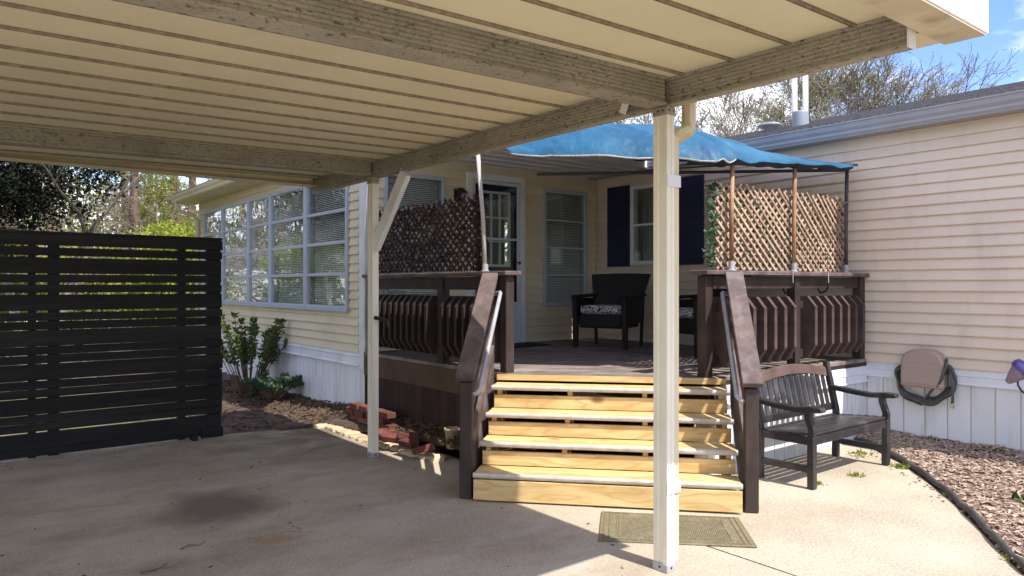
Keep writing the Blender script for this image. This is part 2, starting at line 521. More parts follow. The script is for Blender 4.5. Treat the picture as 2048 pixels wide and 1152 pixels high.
ROPE = mat('grey_rope', (0.40, 0.37, 0.33), 0.9, 0.3, 60, bump=0.5)
VENTM = mat('white_vent_pipe', (0.68, 0.69, 0.72), 0.4, 0.04, 4)
VENTG = mat('grey_vent_base', (0.20, 0.235, 0.27), 0.5, 0.08, 6)
HOUSEW = mat('pale_far_siding', (0.62, 0.60, 0.58), 0.6, 0.04, 1)
BUCKET = mat('beige_plastic', (0.42, 0.33, 0.21), 0.6, 0.1, 4)
L_IVY = leaf_mat('ivy_leaf', (0.03, 0.085, 0.04), (0.14, 0.21, 0.12), 0.2)
L_IVYR = leaf_mat('faded_ivy_leaf', (0.16, 0.125, 0.075), (0.36, 0.29, 0.19), 0.2)
L_IVYD = leaf_mat('shade_darkened_leaf', (0.028, 0.014, 0.010), (0.075, 0.04, 0.03), 0.15)  # leaf colour darkened along with the shaded left lattice
L_IVYP = leaf_mat('dry_pale_leaf', (0.03, 0.018, 0.014), (0.20, 0.14, 0.11), 0.15)
L_BUD = leaf_mat('spring_buds', (0.20, 0.20, 0.05), (0.36, 0.33, 0.10), 0.35)
L_PINE = leaf_mat('pine_needles', (0.10, 0.13, 0.018), (0.32, 0.33, 0.05), 0.35)
L_CEDAR = leaf_mat('cedar_foliage', (0.005, 0.007, 0.004), (0.018, 0.024, 0.011), 0.12, 0.8)
L_BRIGHT = leaf_mat('yellow_green_leaf', (0.16, 0.22, 0.02), (0.42, 0.44, 0.06), 0.4)
L_SHRUB = leaf_mat('shrub_leaf', (0.035, 0.075, 0.014), (0.13, 0.19, 0.04), 0.3, 0.4)
L_WEED = leaf_mat('weed_leaf', (0.16, 0.21, 0.03), (0.33, 0.36, 0.08), 0.35)
L_FAR = leaf_mat('far_wood_foliage', (0.09, 0.10, 0.03), (0.26, 0.24, 0.10), 0.3)


def tarp_mat():
    m, n, l, b = nt('blue_tarpaulin')
    tc = n.new('ShaderNodeTexCoord').outputs['Object']
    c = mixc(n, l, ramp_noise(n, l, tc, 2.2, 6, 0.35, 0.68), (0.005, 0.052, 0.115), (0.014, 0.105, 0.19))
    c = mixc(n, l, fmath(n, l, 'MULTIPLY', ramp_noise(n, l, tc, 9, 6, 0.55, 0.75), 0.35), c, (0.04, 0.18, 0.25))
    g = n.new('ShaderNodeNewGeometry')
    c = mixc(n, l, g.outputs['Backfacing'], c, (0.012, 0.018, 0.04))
    l.new(c, b.inputs['Base Color'])
    b.inputs['Roughness'].default_value = 0.55
    b.inputs['Specular IOR Level'].default_value = 0.3
    bn = n.new('ShaderNodeTexNoise')
    bn.inputs['Scale'].default_value = 7
    bn.inputs['Detail'].default_value = 6
    l.new(tc, bn.inputs['Vector'])
    bp = n.new('ShaderNodeBump')
    bp.inputs['Strength'].default_value = 0.6
    bp.inputs['Distance'].default_value = 0.03
    l.new(bn.outputs['Fac'], bp.inputs['Height'])
    l.new(bp.outputs[0], b.inputs['Normal'])
    return m


TARP = tarp_mat()

# ------------------------------------------------------------------ mesh helpers
COL = sc.collection


class MB:
    def __init__(self):
        self.v, self.f = [], []

    def add(self, vs, fs):
        o = len(self.v)
        self.v += [tuple(q) for q in vs]
        self.f += [tuple(i + o for i in q) for q in fs]
        return self

    def box(self, x0, x1, y0, y1, z0, z1):
        return self.add([(x0, y0, z0), (x1, y0, z0), (x1, y1, z0), (x0, y1, z0), (x0, y0, z1), (x1, y0, z1), (x1, y1, z1), (x0, y1, z1)],
                        [(0, 3, 2, 1), (4, 5, 6, 7), (0, 1, 5, 4), (1, 2, 6, 5), (2, 3, 7, 6), (3, 0, 4, 7)])

    def bar(self, p0, p1, w, h, up=(0, 0, 1)):
        """rectangular bar from p0 to p1: w across, h along up"""
        p0, p1 = Vector(p0), Vector(p1)
        d = (p1 - p0).normalized()
        s = d.cross(Vector(up)).normalized()
        u = s.cross(d)
        vs = []
        for p in (p0, p1):
            for a, b in ((-1, -1), (1, -1), (1, 1), (-1, 1)):
                vs.append(p + s * (a * w / 2) + u * (b * h / 2))
        return self.add(vs, [(0, 1, 2, 3), (7, 6, 5, 4), (0, 4, 5, 1), (1, 5, 6, 2), (2, 6, 7, 3), (3, 7, 4, 0)])

    def prism(self, poly, a, b, fn):
        """extrude 2d polygon between parameters a and b; fn(t, (p, q)) -> xyz"""
        n = len(poly)
        vs = [fn(a, p) for p in poly] + [fn(b, p) for p in poly]
        fs = [tuple(range(n))[::-1], tuple(range(n, 2 * n))]
        fs += [(i, (i + 1) % n, n + (i + 1) % n, n + i) for i in range(n)]
        return self.add(vs, fs)

    def tube(self, path, r, n=8, cap=True):
        path = [Vector(p) for p in path]
        rs = r if isinstance(r, (list, tuple)) else [r] * len(path)
        o = len(self.v)
        prev = None
        for i, p in enumerate(path):
            d = (path[min(i + 1, len(path) - 1)] - path[max(i - 1, 0)])
            if d.length < 1e-9:
                d = Vector((0, 0, 1))
            d.normalize()
            if prev is None:
                s = d.orthogonal().normalized()
            else:
                s = prev - d * prev.dot(d)
                s = s.normalized() if s.length > 1e-6 else d.orthogonal().normalized()
            prev = s
            u = d.cross(s)
            for k in range(n):
                a = 2 * math.pi * k / n
                self.v.append(tuple(p + (s * math.cos(a) + u * math.sin(a)) * rs[i]))
        for i in range(len(path) - 1):
            for k in range(n):
                k2 = (k + 1) % n
                self.f.append((o + i * n + k, o + i * n + k2, o + (i + 1) * n + k2, o + (i + 1) * n + k))
        if cap:
            self.f.append(tuple(o + k for k in range(n))[::-1])
            self.f.append(tuple(o + (len(path) - 1) * n + k for k in range(n)))
        return self

    def lathe(self, prof, n=20, c=(0, 0, 0)):
        o = len(self.v)
        for (r, z) in prof:
            for k in range(n):
                a = 2 * math.pi * k / n
                self.v.append((c[0] + r * math.cos(a), c[1] + r * math.sin(a), c[2] + z))
        for i in range(len(prof) - 1):
            for k in range(n):
                k2 = (k + 1) % n
                self.f.append((o + i * n + k, o + i * n + k2, o + (i + 1) * n + k2, o + (i + 1) * n + k))
        return self

    def quadleaf(self, p, d, w, ln, rng, bend=0.2):
        """folded leaf of two quads"""
        p, d = Vector(p), Vector(d).normalized()
        s = d.cross(Vector((rng.uniform(-1, 1), rng.uniform(-1, 1), rng.uniform(-1, 1))))
        s = s.normalized() if s.length > 1e-4 else d.orthogonal().normalized()
        u = s.cross(d)
        m_ = p + d * ln * 0.5
        t = p + d * ln - u * ln * bend
        return self.add([p, m_ + s * w / 2 + u * w * 0.12, t, m_ - s * w / 2 + u * w * 0.12], [(0, 1, 2), (0, 2, 3)])

    def mesh(self, name, m, smooth=False, recalc=True):
        me = bpy.data.meshes.new(name)
        me.from_pydata(self.v, [], self.f)
        if recalc and len(self.f) < 4000:
            bm = bmesh.new()
            bm.from_mesh(me)
            bmesh.ops.recalc_face_normals(bm, faces=bm.faces)
            bm.to_mesh(me)
            bm.free()
        me.materials.append(m)
        if smooth:
            me.polygons.foreach_set('use_smooth', [True] * len(me.polygons))
        me.update()
        return me

    def build(self, name, m, parent=None, smooth=False, bevel=0.0, recalc=True, kind=None, label=None):
        o = link(name, self.mesh(name, m, smooth, recalc), parent)
        if bevel:
            bv = o.modifiers.new('bevel', 'BEVEL')
            bv.width = bevel
            bv.segments = 1
            bv.limit_method = 'ANGLE'
            bv.angle_limit = rad(40)
        if kind:
            o['kind'] = kind
        if label:
            o['label'] = label
        return o


INV = {}


def link(name, data, parent=None):
    o = bpy.data.objects.new(name, data)
    COL.objects.link(o)
    if parent is not None:
        o.parent = parent
        if parent.name in INV:
            o.matrix_parent_inverse = INV[parent.name]
    return o


def tag(o, label, cat, group=None):
    o['label'] = label
    o['category'] = cat
    if group:
        o['group'] = group
    return o


def thing(name, label, cat, loc=(0, 0, 0), rotz=0.0, group=None, world=True):
    """an Empty at the thing's base; world=True: its parts are drawn in world coordinates"""
    o = bpy.data.objects.new(name, None)
    o.empty_display_size = 0.2
    COL.objects.link(o)
    o.location = loc
    o.rotation_euler = (0, 0, rotz)
    if world:
        INV[o.name] = (Matrix.Translation(loc) @ Matrix.Rotation(rotz, 4, 'Z')).inverted()
    return tag(o, label, cat, group)


def struct(o):
    o['kind'] = 'structure'
    return o


def clip_poly(poly, a, b, c):
    """keep the part of a convex polygon where a*x + b*y <= c"""
    out = []
    for i in range(len(poly)):
        p, q = poly[i], poly[(i + 1) % len(poly)]
        dp, dq = a * p[0] + b * p[1] - c, a * q[0] + b * q[1] - c
        if dp <= 0:
            out.append(p)
        if dp * dq < 0:
            t = dp / (dp - dq)
            out.append((p[0] + (q[0] - p[0]) * t, p[1] + (q[1] - p[1]) * t))
    return out


def flat(poly, z0, z1):
    mb = MB()
    return mb.prism(poly, z0, z1, lambda t, p: (p[0], p[1], t))


def fbm(x, y, s=1.0, z=0.0):
    return mnoise.fractal(Vector((x * s, y * s, z)), 1.0, 2.0, 4)


# wall frames: (s, out, z) -> world
XM, YD, XW, HD = 7.57, 7.61, 3.87, 0.82


def fM(s, o, z): return (XM - o, s, z)
def fW(s, o, z): return (XW - o, s, z)
def fD(s, o, z): return (s, YD - o, z)


def wbox(mb, fr, s0, s1, o0, o1, z0, z1):
    vs = [fr(s, o, z) for z in (z0, z1) for (s, o) in ((s0, o0), (s1, o0), (s1, o1), (s0, o1))]
    return mb.add(vs, [(0, 3, 2, 1), (4, 5, 6, 7), (0, 1, 5, 4), (1, 2, 6, 5), (2, 3, 7, 6), (3, 0, 4, 7)])

# ------------------------------------------------------------------ ground, slab, beds
mb = MB()
mb.add([(-300, -300, -0.07), (300, -300, -0.07), (300, 300, -0.07), (-300, 300, -0.07)], [(0, 1, 2, 3)])
struct(mb.build('ground', GRASS))
mb = MB()
mb.add([(-60, 17.5, -0.05), (60, 17.5, -0.05), (60, 23.5, -0.05), (-60, 23.5, -0.05)], [(0, 1, 2, 3)])
struct(mb.build('road', ROADM))

slab_pts = [(-7, -5), (3.655, -5), (3.655, 3.3), (3.75, 5.9), (3.47, 7.75), (2.4, 7.98), (-7, 8.15)]
pad_edge = [(4.05, 0.1), (4.4, 1.02), (4.643, 1.402), (4.928, 1.604), (5.366, 1.89), (5.849, 2.225), (6.294, 2.58), (6.743, 2.973), (7.2, 3.5), (7.33, 3.75)]
struct(flat(slab_pts, -0.068, 0.0).build('driveway', CONCRETE))
pad_pts = [(3.675, -5), (3.7, -2)] + pad_edge + [(3.675, 3.75)]
struct(flat(pad_pts, -0.068, -0.002).build('patio_pad', CONCRETE))
# mortar and soil in the joint between slab and pad
struct(flat([(3.655, -5), (3.675, -5), (3.675, 3.6), (3.655, 3.6)], -0.068, -0.012).build('joint_filler', SOIL))


def edge_at(y):
    """x of the pad edge at a given y"""
    for (a, b) in zip(pad_edge[:-1], pad_edge[1:]):
        if a[1] <= y <= b[1]:
            return a[0] + (b[0] - a[0]) * (y - a[1]) / (b[1] - a[1])
    return pad_edge[0][0] if y < pad_edge[0][1] else pad_edge[-1][0]


def bed_z(x, y):
    e = edge_at(y)
    t = max(0, min(1, (x - e) / max(0.3, XM - e)))
    return -0.005 + 0.115 * t ** 0.7 + 0.02 * fbm(x, y, 2.5) + 0.012 * fbm(x, y, 9)


rng = random.Random(4)
mb = MB()
NY, NX = 70, 40
for j in range(NY + 1):
    y = -1.5 + (3.72 + 1.5) * j / NY
    for i in range(NX + 1):
        x = edge_at(y) + 0.02 + (XM - 0.01 - edge_at(y) - 0.02) * i / NX
        mb.v.append((x, y, bed_z(x, y) if i else -0.03))
for j in range(NY):
    for i in range(NX):
        a = j * (NX + 1) + i
        mb.f.append((a, a + 1, a + NX + 2, a + NX + 1))
struct(mb.build('mulch_bed', MULCH, smooth=True, recalc=False))
mb = MB()
for k in range(11000):
    y = rng.uniform(-0.6, 3.68)
    x = rng.uniform(edge_at(y) + 0.04, XM - 0.03)
    z = bed_z(x, y) + rng.uniform(0.0, 0.014)
    ln, w, t = rng.uniform(0.02, 0.075), rng.uniform(0.006, 0.018), rng.uniform(0.002, 0.006)
    a = rng.uniform(0, math.pi)
    d = Vector((math.cos(a), math.sin(a), rng.uniform(-0.3, 0.3)))
    mb.bar(Vector((x, y, z)) - d * ln / 2, Vector((x, y, z)) + d * ln / 2, w, t, (rng.uniform(-.4, .4), rng.uniform(-.4, .4), 1))
o = mb.build('mulch_chips', CHIP, recalc=False, kind='stuff')
o['label'] = 'brown bark mulch chips covering the bed by the beige wall'

# curved black bed edging
o = MB().tube([(x + 0.02, y - 0.02, 0.028 + 0.012 * math.sin(k * 2.1)) for k, (x, y) in enumerate(
    [((a[0] * (1 - t) + b[0] * t), (a[1] * (1 - t) + b[1] * t)) for a, b in zip(pad_edge[:-1], pad_edge[1:]) for t in (0, .33, .66)])], 0.022, 8).build('bed_edging', EDGE, smooth=True)
tag(o, 'curved black edging strip between the pale concrete pad and the mulch', 'edging')


def soil_z(x, y):
    t = max(0, min(1, (x - 3.2) / 0.65))
    u = max(0, min(1, (8.9 - y) / 1.3))
    return -0.03 + t * (0.13 + 0.07 * u) + 0.03 * fbm(x, y, 2.0) + 0.012 * fbm(x, y, 8)


mb = MB()
NX, NY = 44, 90
for j in range(NY + 1):
    y = 4.6 + 10.4 * j / NY
    for i in range(NX + 1):
        x = 2.3 + 1.6 * i / NX if y > 8.0 else 3.3 + 0.6 * i / NX
        if y <= 7.75:
            x = (3.75 if y < 5.9 else 3.75 - 0.28 * (y - 5.9) / 1.85) - 0.06 + (4.3 - 3.6) * i / NX
        elif y <= 8.0:
            x = 2.42 + (4.2 - 2.42) * i / NX
        mb.v.append((x, y, soil_z(x, y) + (0.0 if 7.7 < y else 0.03) - (0.06 if i == 0 else 0)))
for j in range(NY):
    for i in range(NX):
        a = j * (NX + 1) + i
        mb.f.append((a, a + 1, a + NX + 2, a + NX + 1))
struct(mb.build('soil_bed', SOIL, smooth=True, recalc=False))
mb = MB()
for k in range(2600):
    y = rng.uniform(5.2, 12.0)
    x = rng.uniform(3.35, 3.86) if y > 7.8 else rng.uniform(3.62, 3.9)
    if rng.random() < 0.3 and y > 8.1:
        x = rng.uniform(2.45, 3.4)
    z = soil_z(x, y) + 0.012 + (0.03 if y < 7.7 else 0)
    a = rng.uniform(0, 6.28)
    mb.quadleaf((x, y, z), (math.cos(a), math.sin(a), rng.uniform(-.1, .5)), rng.uniform(.015, .035), rng.uniform(.03, .07), rng)
o = mb.build('leaf_litter', LITTER, recalc=False, kind='stuff')
o['label'] = 'dead brown leaves lying on the dark soil by the sunroom'

# ------------------------------------------------------------------ siding
LAP = 0.1045
srng = random.Random(31)


def siding(parent, fr, s0, s1, z0, z1, openings, m):
    """separate lap boards; openings = (s0, s1, z0, z1)"""
    z = z0
    while z < z1 - 0.01:
        top = min(z + LAP, z1)
        cuts = sorted({s0, s1, *[q for op in openings for q in op[:2] if s0 < q < s1]})
        runs = []
        for a, b in zip(cuts[:-1], cuts[1:]):
            lo, hi = z, top
            mid = (a + b) / 2
            for op in openings:
                if op[0] < mid < op[1]:
                    if op[2] <= lo and op[3] >= hi:
                        lo = hi
                    elif lo < op[2] < hi and op[3] >= hi:
                        hi = op[2]
                    elif lo < op[3] < hi and op[2] <= lo:
                        lo = op[3]
            if hi - lo > 0.006:
                if runs and runs[-1][1] == a and runs[-1][2:] == (lo, hi):
                    runs[-1] = (runs[-1][0], b, lo, hi)
                else:
                    runs.append((a, b, lo, hi))
        pieces = []
        for a, b, lo, hi in runs:
            while b - a > 4.2:
                cut = a + srng.uniform(1.8, 3.6)
                pieces.append((a, cut, lo, hi))
                a = cut
            pieces.append((a, b, lo, hi))
        for a, b, lo, hi in pieces:
            pr_ = srng.uniform(0.0, 0.0022)

            def off(q): return 0.026 + pr_ - 0.021 * (q - z) / LAP
            poly = [(0.0, lo), (off(lo) - 0.014, lo), (off(lo) - 0.002, lo - 0.006), (off(lo), lo + 0.003), (off(hi), hi), (0.0, hi)]
            MB().prism(poly, a, b, lambda t, p: fr(t, p[0], p[1])).build('siding_board', m, parent)
        z = top


def window(parent, fr, s0, s1, z0, z1, rows, fm, out=0.05, fw=0.045, rw=0.03, blind=(0.0, 1.0), vcols=1, sill=True, gap=0.045, back=DARKROOM, bw=BLIND, tilt=0.72):
    """outer frame with rails, one pane each, blind behind"""
    mb = MB()
    wbox(mb, fr, s0, s0 + fw, -0.06, out, z0, z1)
    wbox(mb, fr, s1 - fw, s1, -0.06, out, z0, z1)
    wbox(mb, fr, s0 + fw, s1 - fw, -0.06, out - 0.003, z1 - fw, z1)
    wbox(mb, fr, s0 + fw, s1 - fw, -0.06, out - 0.003, z0, z0 + fw)
    w = mb.build('window', fm, parent, bevel=0.004)
    hs = (z1 - z0 - 2 * fw) / rows
    for k in range(1, rows):
        zz = z0 + fw + hs * k
        mb = MB()
        wbox(mb, fr, s0 + fw, s1 - fw, -0.02, out - 0.008, zz - rw / 2, zz + rw / 2)
        mb.build('rail', fm, w, bevel=0.003)
    cw = (s1 - s0 - 2 * fw) / vcols
    for q in range(1, vcols):
        mb = MB()
        ss = s0 + fw + cw * q
        wbox(mb, fr, ss - rw / 2, ss + rw / 2, -0.02, out - 0.011, z0 + fw, z1 - fw)
        mb.build('mullion', fm, w, bevel=0.003)
    for q in range(vcols):
        for k in range(rows):
            mb = MB()
            wbox(mb, fr, s0 + fw + cw * q + 0.002, s0 + fw + cw * (q + 1) - 0.002, out - 0.03, out - 0.026, z0 + fw + hs * k + 0.002, z0 + fw + hs * (k + 1) - 0.002)
            mb.build('pane', GLASS, w)
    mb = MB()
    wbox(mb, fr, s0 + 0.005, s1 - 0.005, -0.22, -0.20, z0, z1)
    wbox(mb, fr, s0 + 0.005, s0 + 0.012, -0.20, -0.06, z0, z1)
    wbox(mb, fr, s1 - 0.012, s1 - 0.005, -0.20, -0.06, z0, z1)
    mb.build('window_recess', back, w)  # backing box; its near-black default stands in for an unlit interior
    if blind:
        b0, b1 = z0 + fw + (z1 - z0 - 2 * fw) * blind[0], z0 + fw + (z1 - z0 - 2 * fw) * blind[1]
        mb = MB()
        z = b0
        dz = 0.012 * tilt
        while z < b1:
            mb.add([fr(s0 + fw + .01, -gap - 0.008, z + dz), fr(s1 - fw - .01, -gap - 0.008, z + dz), fr(s1 - fw - .01, -gap + 0.008, z - dz), fr(s0 + fw + .01, -gap + 0.008, z - dz)], [(0, 1, 2, 3)])
            z += 0.023
        mb.build('blind', bw, w, recalc=False, kind='stuff')
    return w

# ------------------------------------------------------------------ main house
house = thing('house', 'beige vinyl sided house along the right side with grey gutter and shingle roof', 'house', (XM, 3.0, 0.0))
M_END = -4.5
mb = MB()
mb.box(XM, XM + 0.02, M_END, YD, 0.0, 1.86)
mb.box(XM, XM + 0.02, M_END, 6.09, 1.86, 2.94)
mb.box(XM, XM + 0.02, 6.91, YD, 1.86, 2.94)
mb.box(XM, XM + 0.02, M_END, YD, 2.94, 3.2)
mb.box(XM + 0.02, 12.4, M_END, M_END + 0.05, 0, 3.2)
mb.build('wall_sheathing', SIDE_M, house)
win_m = (6.09, 6.91, 1.86, 2.94)
siding(house, fM, M_END, YD - 0.03, 0.795, 3.104, [win_m], SIDE_M)
window(house, fM, *win_m, 2, WTRIM, fw=0.05, blind=None, back=CURTAIN)
for (a, b) in ((6.93, 7.35), (5.69, 6.08)):
    mb = MB()
    wbox(mb, fM, a, b, 0.018, 0.045, 1.84, 2.965)
    sh = mb.build('shutter', NAVY, house, bevel=0.004)
    for (q0, q1) in ((1.90, 2.36), (2.43, 2.90)):
        mb = MB()
        wbox(mb, fM, a + 0.06, b - 0.06, 0.045, 0.053, q0, q1)
        mb.build('shutter_panel', NAVY, sh, bevel=0.006)
# skirting boards under the siding and flashing band
y = M_END
while y < 3.66:
    e = min(y + 0.197, 3.66)
    mb = MB()
    wbox(mb, fM, y + 0.004, e - 0.004, 0.0, 0.012, 0.0, 0.66)
    mb.build('skirting_panel', SKIRT, house, bevel=0.003)
    y += 0.2
poly = [(0.0, 0.645), (0.032, 0.645), (0.034, 0.652), (0.022, 0.66), (0.020, 0.72), (0.024, 0.73), (0.018, 0.79), (0.0, 0.796)]
MB().prism(poly, M_END, 3.66, lambda t, p: fM(t, p[0], p[1])).build('flashing_band', FLASH, house)
# eave: soffit, fascia, ogee gutter
MB().box(XM - 0.2, XM, M_END, YD, 3.105, 3.118).build('soffit', GUTTER, house)
poly = [(0.19, 3.18), (0.255, 3.18), (0.27, 3.20), (0.272, 3.222), (0.295, 3.252), (0.305, 3.295), (0.318, 3.30), (0.318, 3.312), (0.295, 3.312), (0.29, 3.295), (0.19, 3.19)]
MB().prism(poly, M_END, YD - 0.05, lambda t, p: fM(t, p[0] - 0.05, p[1] - 0.064)).build('gutter', GUTTER, house)
# roof in courses
ROOF_S = 0.256
k = 0
x0 = XM - 0.25
while x0 < 10.0:
    z0 = 3.262 + (x0 - (XM - 0.25)) * ROOF_S
    x1 = x0 + 0.155
    MB().prism([(x0, z0 - 0.02), (x0, z0 + 0.008), (x1, z0 + 0.155 * ROOF_S + 0.001), (x1, z0 + 0.155 * ROOF_S - 0.02)], M_END - 0.1, 16.0, lambda t, p: (p[0], t, p[1])).build('shingle_course', SHINGLE, house)
    x0 = x1
MB().prism([(10.0, 3.97), (12.7, 3.29), (12.7, 3.26), (10.0, 3.92)], M_END - 0.1, 16.0, lambda t, p: (p[0], t, p[1])).build('roof_back_slope', SHINGLE, house)
MB().add([(XM + .02, M_END, 3.1), (12.4, M_END, 3.1), (10.0, M_END, 3.95)], [(0, 1, 2)]).build('gable', SIDE_M, house)
# vents through the roof
for (x, y, h) in ((9.0, 5.325, 0.62), (9.05, 5.20, 0.64)):
    MB().lathe([(0.0, h), (0.034, h), (0.036, 0), (0.036, -0.3)], 16, (x, y, 3.80)).build('vent_pipe', VENTM, house, smooth=True)
MB().lathe([(0, 0.03), (0.10, 0.025), (0.105, 0.0), (0.11, -0.3)], 20, (9.03, 5.26, 3.86)).build('vent_base', VENTG, house, smooth=True)
vc = MB().lathe([(0, 0.13), (0.11, 0.125), (0.155, 0.10), (0.16, 0.085), (0.08, 0.08), (0.08, -0.1)], 20, (8.7, 5.5, 3.60)).build('roof_cap_vent', VENTG, house, smooth=True)

# ------------------------------------------------------------------ sunroom
sun_r = thing('sunroom', 'cream sided sunroom with wide grid windows and a porch door', 'sunroom', (XW, YD, 0.0))
W_END = 14.25
mb = MB()
mb.box(XW, XW + 0.02, YD, W_END, 0.1, 1.29)
mb.box(XW, XW + 0.02, YD, W_END, 2.90, 3.15)
mb.box(XW, XW + 0.02, YD, 7.98, 1.29, 2.90)
mb.box(XW, XW + 0.02, 13.87, W_END, 1.29, 2.90)
mb.box(XW + 0.02, 7.5, W_END - 0.02, W_END, 0.1, 3.15)
D_OPS = [(4.09, 4.94, 1.29, 2.91), (5.26, 6.20, HD, 3.01), (6.52, 7.345, 1.29, 2.91)]
xs = [XW + 0.02, 4.09, 4.94, 5.26, 6.20, 6.52, 7.345, XM]
for i in range(7):
    op = [q for q in D_OPS if q[0] <= (xs[i] + xs[i + 1]) / 2 <= q[1]]
    if op:
        if op[0][2] > HD:
            mb.box(xs[i], xs[i + 1], YD, YD + 0.02, 0.1, op[0][2])
        mb.box(xs[i], xs[i + 1], YD, YD + 0.02, op[0][3], 3.2)
    else:
        mb.box(xs[i], xs[i + 1], YD, YD + 0.02, 0.1, 3.2)
mb.build('wall_sheathing', SIDE_S, sun_r)
siding(sun_r, fD, XW + 0.06, XM - 0.02, HD, 3.10, D_OPS, SIDE_S)
w_cols = [7.985, 9.232, 10.519, 11.462, 12.761, 13.867]
siding(sun_r, fW, YD + 0.13, W_END - 0.06, 0.795, 3.10, [(7.985, 13.867, 1.285, 2.91)], SIDE_S)
mb = MB()
wbox(mb, fW, YD + 0.0, YD + 0.12, 0.0, 0.022, 0.62, 3.10)
wbox(mb, fD, XW - 0.022, XW + 0.06, 0.0, 0.022, HD, 3.10)
mb.build('corner_trim', WTRIM, sun_r, bevel=0.003)
mb = MB()
wbox(mb, fW, W_END - 0.06, W_END, 0.0, 0.024, 0.1, 3.10)
mb.build('corner_trim', WTRIM, sun_r, bevel=0.003)
mb = MB()
wbox(mb, fD, XM - 0.05, XM - 0.02, 0.0, 0.02, HD, 3.10)
mb.build('inner_corner_trim', SIDE_S, sun_r)
for a, b in zip(w_cols[:-1], w_cols[1:]):
    window(sun_r, fW, a + 0.004, b - 0.004, 1.285, 2.91, 4, ALU, out=0.055, fw=0.045, rw=0.038, gap=0.06)
mb = MB()
wbox(mb, fW, 7.96, 13.89, 0.0, 0.075, 1.262, 1.284)
mb.build('window_sill', ALU, sun_r, bevel=0.003)
y = YD + 0.02
while y < W_END - 0.05:
    mb = MB()
    wbox(mb, fW, y + 0.003, y + 0.100, -0.012, 0.004 + rng.uniform(0, 0.004), 0.06, 0.665)
    mb.build('skirting_panel', SKIRT, sun_r, bevel=0.002)
    y += 0.104
MB().prism([(0.0, 0.64), (0.045, 0.64), (0.047, 0.652), (0.026, 0.66), (0.024, 0.74), (0.03, 0.75), (0.022, 0.79), (0.0, 0.796)], YD + 0.11, W_END, lambda t, p: fW(t, p[0], p[1])).build('flashing_band', FLASH, sun_r)
mb = MB()
wbox(mb, fD, XW, 7.5, -0.012, 0.004, 0.06, 0.8)
mb.build('under_deck_wall', STAIN, sun_r)  # dark stain here paints in the shade beneath the deck
# eave with panelled soffit, fascia and gutter
y = YD - 0.2
while y < W_END + 0.25:
    MB().box(XW - 0.34, XW + 0.02, y + 0.004, y + 0.296, 3.10 + 0.004 * (int(y * 3) % 2), 3.118).build('soffit_panel', CREAM, sun_r)
    y += 0.3
poly = [(0.33, 3.105), (0.40, 3.105), (0.42, 3.13), (0.42, 3.15), (0.445, 3.185), (0.455, 3.225), (0.33, 3.225)]
MB().prism(poly, YD - 0.2, W_END + 0.3, lambda t, p: fW(t, p[0], p[1])).build('gutter', CREAM, sun_r)
MB().prism([(XW - 0.44, 3.23), (XW - 0.44, 3.25), (7.56, 3.64), (7.56, 3.60)], YD - 0.2, W_END + 0.32, lambda t, p: (p[0], t, p[1])).build('roof', SHINGLE, sun_r)
MB().tube([(XW - 0.38, W_END + 0.1, 3.12), (XW - 0.38, W_END + 0.1, 3.02), (XW - 0.30, W_END + 0.06, 2.93), (XW - 0.10, W_END - 0.03, 2.86), (XW - 0.06, W_END - 0.05, 2.76), (XW - 0.06, W_END - 0.05, 0.3)], 0.038, 10).build('downspout', CREAM, sun_r, smooth=True)
# porch windows
window(sun_r, fD, *D_OPS[0], 4, ALU, out=0.045, fw=0.05)
window(sun_r, fD, *D_OPS[2], 4, ALU, out=0.045, fw=0.055)
# door: white frame, navy slab with a nine-pane light, storm door with pale kick panel
s0, s1 = 5.26, 6.20
mb = MB()
wbox(mb, fD, s0, s0 + 0.075, -0.06, 0.05, HD, 3.01)
wbox(mb, fD, s1 - 0.075, s1, -0.06, 0.05, HD, 3.01)
wbox(mb, fD, s0 + 0.075, s1 - 0.075, -0.06, 0.047, 2.93, 3.01)
wbox(mb, fD, s0 + 0.075, s1 - 0.075, -0.06, 0.06, HD - 0.002, HD + 0.03)
door = mb.build('door', WTRIM, sun_r, bevel=0.004)
a, b = s0 + 0.078, s1 - 0.078
mb = MB()
wbox(mb, fD, a, b, -0.055, -0.015, HD + 0.03, 1.82)
wbox(mb, fD, a, b, -0.055, -0.015, 2.80, 2.925)
wbox(mb, fD, a, 5.50, -0.055, -0.015, 1.82, 2.80)
wbox(mb, fD, 5.98, b, -0.055, -0.015, 1.82, 2.80)
mb.build('door_slab', NAVY, door)
mb = MB()
for (q0, q1, z0, z1) in ((5.50, 5.53, 1.82, 2.80), (5.95, 5.98, 1.82, 2.80), (5.53, 5.95, 2.77, 2.80), (5.53, 5.95, 1.82, 1.85),
                         (5.66, 5.68, 1.85, 2.77), (5.80, 5.82, 1.85, 2.77)):
    wbox(mb, fD, q0, q1, -0.03, 0.0, z0, z1)
for z in (2.15, 2.46):
    for (q0, q1) in ((5.53, 5.66), (5.68, 5.80), (5.82, 5.95)):
        wbox(mb, fD, q0, q1, -0.03, -0.002, z - 0.011, z + 0.011)
mb.build('glazing_bars', WTRIM, door)
for q0 in (5.531, 5.681, 5.821):
    for z0, z1 in ((1.851, 2.138), (2.162, 2.448), (2.472, 2.769)):
        mb = MB()
        wbox(mb, fD, q0, q0 + 0.128, -0.035, -0.031, z0, z1)
        mb.build('pane', GLASS, door)
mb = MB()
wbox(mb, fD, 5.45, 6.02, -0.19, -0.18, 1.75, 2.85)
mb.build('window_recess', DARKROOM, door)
mb = MB()
wbox(mb, fD, a, a + 0.05, 0.012, 0.038, HD + 0.032, 2.925)
wbox(mb, fD, b - 0.05, b, 0.012, 0.038, HD + 0.032, 2.925)
wbox(mb, fD, a + 0.05, b - 0.05, 0.012, 0.036, 2.88, 2.925)
